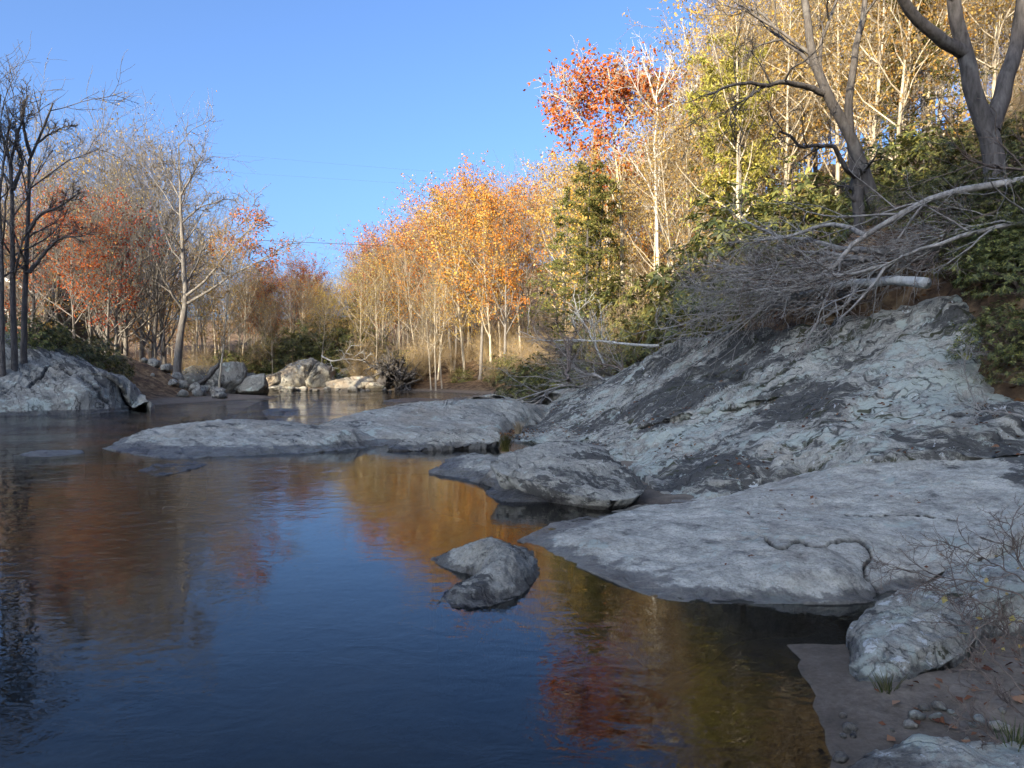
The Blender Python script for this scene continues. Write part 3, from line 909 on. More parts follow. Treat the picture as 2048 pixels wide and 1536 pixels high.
def decid(seed, H=16, r0=0.17, t0=0.35, limbs=20, spread=0.26, nb=7, nt=6, leaves=0, leaf=0.16, bark='bark_pale', lm=None, ang=(35, 62), up=0.10, clump=1.0, dropw=1.0, trunk=None, twig_r=0.011):
    rng = np.random.default_rng(seed)
    tp, tr = trunk if trunk is not None else straight_trunk(rng, H, r0)
    shp = lambda t: 0.55 + 0.75 * np.sin(np.clip((t - t0) / (1 - t0), 0, 1) * 2.6 + 0.45)
    l1, r1 = kids(rng, tp, tr, limbs, (t0, 0.97), ang, spread, 0.55, 8, 0.13, up, 0.022, shape=shp)
    l2, r2 = kids(rng, l1, r1, nb, (0.25, 1.0), (25, 60), 0.45, 0.6, 5, 0.16, up * 0.8, 0.014)
    l3, r3 = kids(rng, l2, r2, nt, (0.15, 1.0), (20, 60), 0.5, 0.6, 4, 0.2, 0.05, twig_r)
    trunk_m = merge([tubes(tp, tr, 9), tubes(l1, r1, 6)])
    crown_m = merge([tubes(l2, r2, 4), tubes(l3, r3, 3)])
    fol = None
    if leaves:
        pick = l3
        if clump < 1.0:
            # leaves held on some limbs only
            nz = fbm(l3[:, -1] * 0.45 + seed, 2)
            pick = l3[nz > np.quantile(nz, 1 - clump)]
        fol = leaf_quads(rng, pick, leaves, leaf, 0.16, 0.62, 0.35)
    return Proto(trunk_m, crown_m, fol, M[bark], M[lm] if lm else None, H)


def conifer(seed, H=17, r0=0.2, needle='needle', t0=0.12, n=64, spread=0.26, bark='bark_dark', count=5200, size=0.30, droop=-0.06, top=0.25):
    rng = np.random.default_rng(seed)
    tp, tr = straight_trunk(rng, H, r0, 0.015, 16, 0.006)
    shp = lambda t: top + (1 - t) * 1.0 * (0.65 + 0.35 * np.sin(t * 9 + seed))
    l1, r1 = kids(rng, tp, tr, n, (t0, 0.99), (68, 95), spread, 0.3, 7, 0.07, droop, 0.016, shape=shp)
    l2, r2 = kids(rng, l1, r1, 9, (0.2, 1.0), (35, 60), 0.33, 0.6, 4, 0.1, droop, 0.009, flat=0.35)
    zz = l2[:, 0, 2] / H
    l2n = l2[rng.uniform(size=len(l2)) < np.interp(zz, [0.25, 0.55], [0.12, 1.0])]
    fol = leaf_quads(rng, l2n, count, size, 0.05, 0.24, 0.15, 0.1)
    return Proto(merge([tubes(tp, tr, 9), tubes(l1, r1, 5)]), tubes(l2, r2, 3), fol, M[bark], M[needle], H)


def shrub(seed, H=2.2, stems=16, bark='twig_tan', lm='leaf_tan', leaves=500, leaf=0.10, spread=45, rad=0.018):
    rng = np.random.default_rng(seed)
    b = rng.normal(0, 0.22 * H * 0.4, (stems, 3)) * np.array((1, 1, 0))
    base = np.stack([b + np.array((0, 0, -0.15)), b + np.array((0, 0, 0.1))], 1)
    R = np.full((stems, 2), rad)
    l1, r1 = kids(rng, base, R, 2, (0.3, 1.0), (5, spread), H * 4.0, 1.0, 8, 0.12, 0.03, rad * 0.8)
    l2, r2 = kids(rng, l1, r1, 7, (0.2, 1.0), (20, 60), 0.4, 0.6, 5, 0.18, 0.04, 0.008)
    l3, r3 = kids(rng, l2, r2, 4, (0.2, 1.0), (20, 60), 0.5, 0.7, 4, 0.2, 0.02, 0.006)
    fol = leaf_quads(rng, l3, leaves, leaf, 0.05) if leaves else None
    return Proto(tubes(l1, r1, 5), merge([tubes(l2, r2, 3), tubes(l3, r3, 3)]), fol, M[bark], M[lm], H)


def rhodo(seed, H=2.6, W_=2.2, n=900, leaf=0.17, squash=1.0, per=7, lm='leaf_rhodo'):
    """evergreen shrub: whorls of long drooping leaves through a domed, lobed volume"""
    rng = np.random.default_rng(seed)
    d = nrm(rng.normal(size=(n, 3)))
    d[:, 2] = np.abs(d[:, 2]) * 1.1 - 0.12
    lob = 1 + 0.30 * fbm(d * 2.2 + seed, 3)
    rad = rng.uniform(0.35, 1.0, n) ** 0.45
    c = d * (rad * lob)[:, None] * np.array((W_, W_, H * squash))
    c[:, 2] = np.maximum(c[:, 2], 0.05) + 0.1
    # stems to some of the whorls
    k = min(70, n)
    s = c[:k]
    mid = s * np.array((0.35, 0.35, 0.55)) + rng.normal(0, 0.1, (k, 3))
    st = np.stack([s * np.array((0.06, 0.06, 0)) - np.array((0, 0, 0.2)), s * np.array((0.15, 0.15, 0.25)), mid, s * 0.75, s], 1)
    stems = tubes(st, np.tile(np.linspace(0.035, 0.008, 5), (k, 1)), 4)
    ax = nrm(d + rng.normal(0, 0.35, (n, 3)) + np.array((0, 0, 0.5)))
    ref = np.where(np.abs(ax[:, 2:3]) < 0.9, np.array((0, 0, 1.0)), np.array((1.0, 0, 0)))
    u = nrm(np.cross(ax, ref))
    v = np.cross(ax, u)
    an = (np.arange(per) * 2 * math.pi / per)[None, :] + rng.uniform(0, 6.28, n)[:, None] + rng.normal(0, 0.2, (n, per))
    out = u[:, None] * np.cos(an)[..., None] + v[:, None] * np.sin(an)[..., None]
    dl = nrm(out + ax[:, None] * rng.uniform(-0.1, 0.6, (n, per, 1)) + np.array((0, 0, -0.25)))
    wl = nrm(np.cross(dl, ax[:, None] + 0 * dl))
    L = leaf * rng.uniform(0.7, 1.3, (n, per, 1))
    c0 = c[:, None] + 0 * dl
    tip = c0 + dl * L + np.array((0, 0, -0.18)) * L
    m = c0 + dl * L * 0.55
    V = np.stack([c0, m + wl * L * 0.16, tip, m - wl * L * 0.16], 2).reshape(-1, 3)
    return Proto(stems, None, (V, np.arange(len(V)).reshape(-1, 4)), M['twig'], M[lm], H)


PR = {}
PR['bare'] = [decid(300 + i, 16 + i % 3, 0.15, 0.34, 18, 0.24, 6, 5, leaves=260, leaf=0.15, bark='bark_pale', lm='leaf_tan') for i in range(4)]
PR['tan'] = [decid(320 + i, 15 + i % 3, 0.15, 0.28, 20, 0.26, 6, 5, leaves=2300, leaf=0.17, bark='bark_pale', lm='leaf_tan') for i in range(3)]
PR['gold'] = [decid(340 + i, 15, 0.16, 0.26, 20, 0.27, 6, 5, leaves=3600, leaf=0.18, bark='bark_pale', lm='leaf_gold') for i in range(3)]
PR['orange'] = [decid(360 + i, 16, 0.18, 0.28, 22, 0.29, 6, 6, leaves=5200, leaf=0.19, bark='bark_grey', lm='leaf_orange', clump=0.75) for i in range(3)]
PR['red'] = [decid(380 + i, 13, 0.17, 0.28, 22, 0.33, 6, 6, leaves=(2600, 4600, 3600)[i], leaf=0.18, bark='bark_grey', lm='leaf_red', clump=(0.6, 0.85, 0.7)[i]) for i in range(3)]
PR['hemlock'] = [conifer(400 + i, 17) for i in range(2)]
PR['pine'] = [conifer(420 + i, 18, 0.2, 'needle_pine', 0.3, 40, 0.24, 'bark_grey', 6500, 0.34, 0.05, 0.4) for i in range(2)]
PR['shrub'] = [shrub(440 + i, 2.4 + 0.5 * i) for i in range(3)]
PR['rhodo'] = [rhodo(460 + i, n=(560, 760, 660)[i], leaf=(0.19, 0.15, 0.17)[i]) for i in range(3)]
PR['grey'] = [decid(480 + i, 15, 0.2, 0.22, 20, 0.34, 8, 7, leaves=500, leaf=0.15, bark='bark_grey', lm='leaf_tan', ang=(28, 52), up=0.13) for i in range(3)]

CAT = {'bare': ("bare_tree", "pale leafless tree in the sunlit wood across the slope", "tree", "pale leafless trees on the slope"),
       'tan': ("beech_tree", "slender pale tree holding sparse tan leaves on the slope", "tree", "tan-leaved trees on the slope"),
       'gold': ("golden_tree", "slender tree with golden brown leaves on the slope", "tree", "golden-leaved trees on the slope"),
       'orange': ("orange_tree", "tree with clumps of orange leaves on the wooded slope", "tree", "orange-leaved trees on the slope"),
       'red': ("red_maple", "red-leaved maple in the wood", "tree", "red maples in the wood"),
       'hemlock': ("hemlock_tree", "dark green hemlock among the bare trees", "tree", "hemlocks among the bare trees"),
       'pine': ("pine_tree", "yellow-green pine rising among the bare trees", "tree", "pines among the bare trees"),
       'shrub': ("bare_shrub", "tangled tan shrub in the undergrowth", "shrub", "tangled shrubs of the undergrowth"),
       'rhodo': ("rhododendron", "rounded evergreen rhododendron on the wooded bank", "shrub", "rhododendrons on the wooded bank"),
       'grey': ("grey_tree", "wide-branching grey leafless tree behind the left bank", "tree", "grey leafless trees on the left bank")}
_rp = np.random.default_rng(99)
ZONES = [(-999, "behind the left bank"), (430, "beyond the left rockfall"), (560, "above the far-bank rocks"), (700, "above the dark root mass"),
         (820, "around the twin-trunked orange tree"), (1000, "beside the tall hemlocks"), (1200, "around the white birch"), (1340, "behind the sunlit rhododendron"), (1640, "behind the gnarled grey tree"), (1850, "behind the V-forked tree")]


def zone(px, D):
    w = [z[1] for z in ZONES if px >= z[0]][-1]
    depth = "nearest the water" if D < 48 else "well inside the wood" if D < 78 else "deep in the wood"
    return w + ", " + depth



def put(kind, x, y, h, label=None, rz=None, sink=0.1, i=None, group=True):
    pr = PR[kind][int(_rp.integers(0, len(PR[kind]))) if i is None else i]
    nm, lb, cat, gr = CAT[kind]
    return plant(pr, nm, (x, y, gz(x, y) - sink), _rp.uniform(0, 6.28) if rz is None else rz, h / pr.h,
                 label or lb, cat, gr if group else None, (_rp.normal(0, 0.03), _rp.normal(0, 0.03)))


def put_px(kind, px, D, top_py, label=None, **kw):
    p = at(px, 745, D)
    h = (at(px, top_py, D)[2] - gz(p[0], D)) * (1.0 if kind == 'rhodo' else 0.91)
    return put(kind, p[0], D, max(0.8, h), label, **kw)


KIND_WORDS = {'bare': "pale leafless tree", 'tan': "tan-leaved tree", 'gold': "golden-leaved tree", 'orange': "orange-leaved tree", 'red': "red-leaved maple",
              'hemlock': "dark green hemlock", 'pine': "yellow-green pine", 'grey': "wide grey leafless tree", 'shrub': "tangled tan shrub", 'rhodo': "evergreen rhododendron"}
SKY = np.array([(-200, 120), (0, 250), (120, 300), (230, 300), (330, 300), (420, 420), (520, 560), (640, 552), (690, 545), (720, 500), (790, 480), (900, 400), (960, 368), (1050, 380), (1090, 310), (1150, 290),
                (1230, 300), (1300, 290), (1390, 190), (1430, 40), (1500, -60), (1700, -200), (2400, -400)], float)
rng = np.random.default_rng(2024)
placed = []
tries = 0
while len(placed) < 275 and tries < 12000:
    tries += 1
    px = rng.uniform(-80, 2150)
    D = 24 + 95 * rng.uniform(0, 1) ** 1.25
    x = (px - CX) / F * D
    d = float(sdf(np.array([x]), np.array([D]))[0])
    if d < 3.0 or (px < 430 and D < 53) or (px > 1250 and D < 27):
        continue
    if any((x - q[0]) ** 2 + (D - q[1]) ** 2 < (1.3 + 0.012 * D) ** 2 for q in placed):
        continue
    z = gz(x, D)
    allow = at(px, np.interp(px, SKY[:, 0], SKY[:, 1]) + rng.uniform(0, 45), D)[2] - z
    h = min(rng.uniform(13, 20), allow * 0.91)
    if h < 6:
        continue
    u = rng.uniform()
    if px < 430:
        kind = 'grey' if u < 0.45 else 'tan' if u < 0.7 else 'red' if u < 0.78 else 'orange' if u < 0.84 else 'bare'
    elif px < 640:
        kind = 'bare' if u < 0.55 else 'tan' if u < 0.9 else 'orange'
    elif px < 820:
        kind = 'bare' if u < 0.5 else 'tan' if u < 0.75 else 'hemlock' if u < 0.82 else 'gold' if u < 0.92 else 'orange'
    elif px < 1060:
        kind = 'bare' if u < 0.36 else 'gold' if u < 0.52 else 'tan' if u < 0.72 else 'orange'
    else:
        kind = 'bare' if u < 0.46 else 'tan' if u < 0.76 else 'gold' if u < 0.93 else 'hemlock' if u < 0.95 else 'tan'
    placed.append((x, D))
    put(kind, x, D, h, KIND_WORDS[kind] + " " + zone(px, D))

# the gap in the skyline where the valley bends
tries = 0
extra = 0
while extra < 60 and tries < 4000:
    tries += 1
    px = rng.uniform(440, 860)
    D = rng.uniform(70, 135)
    x = (px - CX) / F * D
    z = gz(x, D)
    allow = at(px, np.interp(px, SKY[:, 0], SKY[:, 1]) + rng.uniform(0, 60), D)[2] - z
    h = min(rng.uniform(10, 17), allow * 0.91)
    if h < 3.5 or float(sdf(np.array([x]), np.array([D]))[0]) < 4 or any((x - q[0]) ** 2 + (D - q[1]) ** 2 < 4.0 for q in placed):
        continue
    placed.append((x, D))
    extra += 1
    u = rng.uniform()
    kind = 'bare' if u < 0.6 else 'tan' if u < 0.9 else 'gold'
    put(kind, x, D, h, KIND_WORDS[kind] + " " + zone(px, D))
# understory of the slopes
ns = nr_ = 0
tries = 0
while ns < 170 and tries < 8000:
    tries += 1
    px = rng.uniform(380, 2150)
    D = 19 + 62 * rng.uniform(0, 1)
    x = (px - CX) / F * D
    d = float(sdf(np.array([x]), np.array([D]))[0])
    if d < 1.2 or d > 26 or (px < 540 and D < 62) or (x < -9 and D < 58) or (px > 1130 and D < 31):
        continue
    ns += 1
    put('shrub', x, D, rng.uniform(1.2, 3.4), KIND_WORDS['shrub'] + " " + zone(px, D))
for i in range(26):
    px, D = rng.uniform(110, 420), rng.uniform(52, 80)
    put('shrub', (px - CX) / F * D, D, rng.uniform(1.5, 3.5), KIND_WORDS['shrub'] + " " + zone(px, D))
for px, D, top in [(470, 72, 690), (500, 70, 705), (540, 71, 690), (590, 72, 665), (630, 72, 680), (680, 74, 640), (720, 73, 650), (760, 72, 690), (650, 78, 620), (800, 66, 700), (450, 70, 700), (560, 78, 650),
                   (1010, 56, 700), (1080, 40, 700), (930, 62, 730), (1050, 36, 730), (1290, 30, 600), (1260, 34, 560), (1330, 33, 540), (1400, 30, 520)]:
    put_px('rhodo', px + rng.uniform(-8, 8), D, top, KIND_WORDS['rhodo'] + " " + zone(px, D))


# the slopes go on past both edges of the picture
for i in range(75):
    right = i < 55
    px, D = (rng.uniform(2120, 3000), rng.uniform(13, 45)) if right else (rng.uniform(-600, -60), rng.uniform(34, 75))
    x = (px - CX) / F * D
    if float(sdf(np.array([x]), np.array([D]))[0]) < 4:
        continue
    side = "right" if right else "left"
    u = rng.uniform()
    if u < 0.42:
        put('rhodo', x, D, rng.uniform(2.0, 4.0), "evergreen rhododendron past the %s edge of the picture" % side)
    elif u < 0.6:
        put('shrub', x, D, rng.uniform(1.5, 3.0), "tangled tan shrub past the %s edge of the picture" % side)
    else:
        kind = 'bare' if u < 0.75 else 'tan' if u < 0.9 else 'gold'
        put(kind, x, D, rng.uniform(11, 16), KIND_WORDS[kind] + " past the %s edge of the picture" % side)

# ------------------------------------------------------------------ individual trees measured from the picture
def hero(name, label, limbs, bark, cat="tree", n1=7, n2=6, n3=5, len1=0.42, leaves=0, leaf=0.15, lm=None, base=True, t1=(0.3, 1.0), up=0.08, ang=(30, 60), rm=(0.014, 0.010, 0.007), leaf_at=None, leaf_r=None, side=(10, 5), group=None, sparse=None, jit=0.14, lenabs=None):
    rng = np.random.default_rng(abs(hash(label)) % 1000 if False else sum(map(ord, label)))
    P, R, stem = [], [], None
    for pts, r0, r1 in limbs:
        q = np.array([at(*p) for p in pts])
        if base and stem is None:
            g = gz(q[0, 0], q[0, 1])
            if q[0, 2] > g - 0.1:
                q = np.vstack([[q[0, 0] + 0.02, q[0, 1], g - 0.25], q])
        p = resample(q, 20)
        p[1:] += 0.012 * rng.normal(size=p[1:].shape) * (0.5 + 3 * r0)
        r = r0 + (r1 - r0) * np.linspace(0, 1, 20) ** 0.85
        if stem is None and base:
            r[0] *= 1.5
            r[1] *= 1.15
        if not base and stem is None:
            p[0] = p[1] - (p[1] - p[0]) * min(1.0, 0.35 * r0 / np.linalg.norm(p[1] - p[0]))
            r[0] *= 0.15
        if stem is None:
            stem = p[0].copy()
        P.append(p)
        R.append(r)
    P, R = np.stack(P), np.stack(R)
    l1, r1 = kids(rng, P, R, n1, t1, ang, len1, 0.5, 8, 0.15, up, rm[0], lenabs=lenabs)
    l2, r2 = kids(rng, l1, r1, n2, (0.2, 1.0), (25, 60), 0.48, 0.6, 6, 0.17, up * 0.6, rm[1])
    l3, r3 = kids(rng, l2, r2, n3, (0.2, 1.0), (20, 60), 0.5, 0.65, 4, 0.2, 0.03, rm[2])
    root = bpy.data.objects.new(name, None)
    COL.objects.link(root)
    root.location = stem
    tag(root, label, cat, group)
    sub = lambda VQ: (VQ[0] - stem, VQ[1])
    link("trunk", make_mesh("trunk", *sub(tubes(P, R, side[0])), M[bark]), root)
    crown = link("crown", make_mesh("crown", *sub(merge([tubes(l1, r1, side[1]), tubes(l2, r2, 4), tubes(l3, r3, 3)])), M[bark]), root)
    if leaves:
        pick = l3
        if leaf_at is not None:
            px, py = project(l3[:, -1])
            keep = np.zeros(len(l3), bool)
            for cx, cyy, rx, ry in leaf_at:
                keep |= ((px - cx) / rx) ** 2 + ((py - cyy) / ry) ** 2 < 1
            pick = l3[keep] if keep.sum() > 5 else l3
        if sparse:
            nz = fbm(pick[:, -1] * 0.55 + 3.0, 2)
            pick = pick[nz > np.quantile(nz, 1 - sparse)]
        link("foliage", make_mesh("foliage", *sub(leaf_quads(rng, pick, leaves, leaf, jit, 0.6, 0.4)), M[lm], False), crown)
    return root


def D_(D, *pts):
    return [(x, y, D + (0.0 if len(r) == 0 else r[0])) for x, y, *r in pts]


hero("gnarled_tree", "gnarled grey leafless tree with arching limbs above the brush pile",
     [(D_(14.5, (1770, 445), (1745, 395), (1720, 320), (1700, 275), (1675, 230), (1655, 190), (1635, 145), (1622, 95), (1614, 35), (1603, -40), (1592, -170), (1588, -310)), 0.155, 0.025),
      (D_(14.6, (1722, 470), (1715, 380), (1708, 318)), 0.12, 0.11),
      (D_(14.5, (1700, 262), (1698, 210, -0.1), (1705, 150, -0.2), (1712, 100, -0.3), (1722, 55, -0.3), (1735, -30, -0.3), (1760, -150, -0.4), (1772, -260, -0.4)), 0.088, 0.02),
      (D_(14.5, (1650, 187), (1600, 170, -0.3), (1560, 165, -0.6), (1530, 172, -0.8), (1500, 165, -1.0), (1460, 172, -1.1), (1415, 190, -1.2)), 0.07, 0.018),
      (D_(14.2, (1530, 172, -0.5), (1500, 192, -0.6), (1470, 214, -0.7), (1458, 250, -0.7)), 0.03, 0.012),
      (D_(14.5, (1632, 137), (1600, 105, 0.2), (1565, 80, 0.4), (1545, 50, 0.5), (1520, 25, 0.6), (1495, 20, 0.6), (1480, 44, 0.6)), 0.055, 0.016),
      (D_(14.8, (1562, 79), (1520, 90, 0.1), (1488, 112, 0.2)), 0.025, 0.012),
      (D_(14.5, (1709, 352), (1690, 335, -0.2), (1677, 310, -0.3), (1665, 293, -0.4), (1630, 292, -0.6), (1600, 293, -0.7), (1585, 275, -0.8), (1560, 262, -0.9)), 0.055, 0.022)],
     'bark_mid', n1=6, n2=5, n3=5, len1=0.40, rm=(0.012, 0.007, 0.0045), up=0.02, ang=(25, 60), t1=(0.35, 1.0))
hero("forked_tree", "large dark V-forked tree leaning in at the upper right edge",
     [(D_(12.0, (1990, 350), (1976, 262), (1955, 210), (1938, 140), (1931, 100), (1918, 50), (1905, 0), (1897, -60), (1885, -250), (1880, -450)), 0.205, 0.03),
      (D_(12.0, (1930, 108), (1890, 85, -0.1), (1850, 55, -0.2), (1815, 20, -0.3), (1790, -25, -0.4), (1715, -150, -0.6), (1670, -300, -0.7)), 0.115, 0.025),
      (D_(12.0, (1980, 262), (2000, 205, 0.1), (2015, 150, 0.1), (2030, 100, 0.2), (2040, 50, 0.2), (2048, -40, 0.2), (2065, -250, 0.3), (2085, -450, 0.3)), 0.155, 0.03)],
     'bark_mid', n1=8, n2=5, n3=4, len1=0.28, rm=(0.012, 0.007, 0.005), t1=(0.45, 1.0))
hero("oak_tree", "tall pale-trunked oak with high clumps of rust-orange leaves against the sky",
     [(D_(38, (1250, 700), (1246, 560), (1242, 440), (1234, 343), (1228, 273), (1217, 202), (1222, 160), (1216, 135)), 0.17, 0.03),
      (D_(38, (1231, 300), (1195, 265), (1160, 240), (1146, 200)), 0.06, 0.02), (D_(38, (1229, 275), (1255, 240), (1278, 205)), 0.06, 0.02)],
     'bark_pale', n1=17, n2=6, n3=5, len1=0.155, leaves=5200, leaf=0.21, lm='leaf_oak', t1=(0.55, 1.0), rm=(0.025, 0.015, 0.011), sparse=0.62, jit=0.25, ang=(35, 70), lenabs=2.1)
hero("birch_tree", "white-barked leafless birch beside the rust-orange oak",
     [(D_(36, (1316, 610), (1314, 450), (1310, 330), (1308, 290), (1315, 230), (1312, 190), (1318, 160), (1322, 130)), 0.13, 0.02),
      (D_(36, (1310, 200), (1300, 165), (1290, 135), (1287, 120)), 0.045, 0.015),
      (D_(36, (1316, 225), (1350, 205), (1375, 190), (1395, 170)), 0.045, 0.015),
      (D_(36, (1313, 195), (1335, 150), (1342, 120)), 0.045, 0.015),
      (D_(36, (1309, 315), (1350, 290), (1400, 268), (1420, 255)), 0.045, 0.015)],
     'bark_birch', n1=9, n2=6, n3=5, len1=0.17, t1=(0.45, 1.0), up=0.14, rm=(0.022, 0.013, 0.009))
hero("leaning_tree", "leaning grey tree on the left bank with long low limbs over the water",
     [(D_(48, (354, 752), (357, 700), (363, 655), (371, 596), (368, 538), (363, 450), (362, 400), (359, 350), (358, 300), (357, 285)), 0.30, 0.03),
      (D_(48, (372, 592), (410, 561, -1), (454, 508, -2), (498, 459, -2.5), (522, 425, -3)), 0.11, 0.03),
      (D_(48, (376, 606), (422, 579, -1), (469, 547, -2), (513, 526, -2.5), (556, 505, -3)), 0.11, 0.03),
      (D_(48, (364, 445), (400, 415, 0.5), (432, 405, 1), (448, 398, 1)), 0.07, 0.02),
      (D_(48, (362, 400), (335, 350, 0.5), (318, 315, 1)), 0.07, 0.02),
      (D_(48, (362, 390), (390, 340, -0.5), (402, 310, -1)), 0.07, 0.02),
      (D_(48, (371, 570), (400, 510, 1), (425, 475, 1), (470, 455, 1)), 0.07, 0.02)],
     'bark_grey', n1=10, n2=6, n3=5, len1=0.26, leaves=1300, leaf=0.15, lm='leaf_oak', t1=(0.3, 1.0), rm=(0.03, 0.018, 0.013),
     leaf_at=[(500, 435, 40, 30), (530, 500, 55, 40), (450, 490, 30, 25)])
dk = dict(n1=8, n2=6, n3=5, len1=0.24, t1=(0.35, 1.0), rm=(0.022, 0.013, 0.009), up=0.12)
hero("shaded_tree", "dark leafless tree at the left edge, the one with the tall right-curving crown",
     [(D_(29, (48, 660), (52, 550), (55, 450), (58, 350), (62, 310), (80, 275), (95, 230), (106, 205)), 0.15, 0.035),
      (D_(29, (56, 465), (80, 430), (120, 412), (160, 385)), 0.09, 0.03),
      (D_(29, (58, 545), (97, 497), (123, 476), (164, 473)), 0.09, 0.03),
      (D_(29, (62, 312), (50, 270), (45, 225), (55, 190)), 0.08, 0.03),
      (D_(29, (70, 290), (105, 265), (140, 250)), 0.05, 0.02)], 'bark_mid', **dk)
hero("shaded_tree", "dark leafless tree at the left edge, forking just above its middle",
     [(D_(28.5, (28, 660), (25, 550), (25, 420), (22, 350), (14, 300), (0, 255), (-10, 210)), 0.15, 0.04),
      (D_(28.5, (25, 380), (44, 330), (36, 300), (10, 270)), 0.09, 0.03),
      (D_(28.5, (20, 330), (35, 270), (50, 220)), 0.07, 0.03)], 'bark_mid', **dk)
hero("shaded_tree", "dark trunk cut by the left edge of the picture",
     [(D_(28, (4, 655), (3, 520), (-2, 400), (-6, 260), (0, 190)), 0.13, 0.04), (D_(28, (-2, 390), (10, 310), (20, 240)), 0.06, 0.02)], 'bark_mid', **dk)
hero("sapling", "thin dead sapling in front of the leaning left bank tree", [(D_(46, (322, 755), (322, 720), (324, 690), (328, 660)), 0.06, 0.03)], 'bark_grey', n1=3, n2=2, n3=2, len1=0.2)

# left bank trunks and crowns
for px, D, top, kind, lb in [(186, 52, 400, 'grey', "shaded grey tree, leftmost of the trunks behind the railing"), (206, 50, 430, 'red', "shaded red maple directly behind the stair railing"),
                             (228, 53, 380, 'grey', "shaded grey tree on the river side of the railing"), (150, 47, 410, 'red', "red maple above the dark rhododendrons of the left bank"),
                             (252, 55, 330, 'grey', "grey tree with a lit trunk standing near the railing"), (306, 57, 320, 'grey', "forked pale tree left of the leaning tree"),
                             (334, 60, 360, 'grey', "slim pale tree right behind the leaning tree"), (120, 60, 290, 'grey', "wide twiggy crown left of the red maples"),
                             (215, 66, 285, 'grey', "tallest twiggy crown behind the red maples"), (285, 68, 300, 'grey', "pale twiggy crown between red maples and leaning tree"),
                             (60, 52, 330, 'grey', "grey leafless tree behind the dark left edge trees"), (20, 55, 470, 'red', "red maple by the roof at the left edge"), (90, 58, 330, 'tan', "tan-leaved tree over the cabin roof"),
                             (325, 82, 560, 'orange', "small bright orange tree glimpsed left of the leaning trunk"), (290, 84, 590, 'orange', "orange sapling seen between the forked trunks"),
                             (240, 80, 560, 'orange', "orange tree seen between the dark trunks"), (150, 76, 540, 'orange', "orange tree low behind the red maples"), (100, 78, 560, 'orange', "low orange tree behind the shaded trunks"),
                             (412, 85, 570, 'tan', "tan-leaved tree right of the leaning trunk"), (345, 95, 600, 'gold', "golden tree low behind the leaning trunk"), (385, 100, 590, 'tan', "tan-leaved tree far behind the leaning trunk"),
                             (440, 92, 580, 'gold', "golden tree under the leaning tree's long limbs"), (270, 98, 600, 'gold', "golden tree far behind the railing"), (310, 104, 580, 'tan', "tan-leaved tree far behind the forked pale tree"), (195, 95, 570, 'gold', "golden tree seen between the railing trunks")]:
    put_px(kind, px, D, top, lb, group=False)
for px, D, top, kind, lb in [(528, 80, 548, 'red', "brightest red maple on the far bank"), (585, 90, 532, 'red', "rounded dark red maple behind the brightest one"), (610, 96, 540, 'red', "small red crown at the low dip of the skyline"),
                             (770, 80, 482, 'red', "red-orange crown where the slope starts to climb"), (735, 84, 505, 'orange', "orange crown beside the skyline notch"), (860, 76, 440, 'orange', "orange crown left of the twin-trunked tree"),
                             (905, 70, 402, 'orange', "orange crown with a purple-brown top on the skyline"), (960, 60, 366, 'orange', "tall orange tree with twin pale trunks at the water"),
                             (820, 74, 462, 'orange', "rust-orange crown above the shore clump of pale trunks"), (792, 79, 474, 'orange', "rust-orange crown left of the shore clump"),
                             (1012, 57, 395, 'orange', "rust-orange crown right of the twin-trunked tree"), (752, 84, 500, 'red', "red crown low beside the skyline notch"),
                             (984, 58, 420, 'gold', "golden tree leaning beside the twin-trunked orange tree"), (930, 64, 520, 'gold', "golden low crown in front of the twin-trunked tree"),
                             (712, 88, 520, 'hemlock', "dark pointed hemlock in the skyline notch"), (480, 112, 556, 'pine', "far pine on the skyline, left one of two"), (512, 115, 548, 'pine', "far pine on the skyline, right one of two"),
                             (862, 59.5, 560, 'bare', "pale leaning trunk at the far shore, left of a clump"), (872, 59, 545, 'bare', "pale trunk in the middle of the shore clump"), (884, 59.5, 570, 'bare', "pale trunk on the right of the shore clump"),
                             (1165, 35, 268, 'hemlock', "tall hemlock with dark bare lower branches"), (1184, 36.5, 300, 'hemlock', "second tall hemlock close behind the first"), (1120, 44, 330, 'hemlock', "smaller hemlock left of the tall pair"),
                             (1490, 30, 20, 'pine', "pale-trunked pine with layered yellow-green boughs"), (1452, 34, 70, 'pine', "pine with a rounded golden top against the sky"), (1345, 44, 330, 'orange', "orange-tinged tree right of the birch")]:
    put_px(kind, px, D, top, lb, group=False)

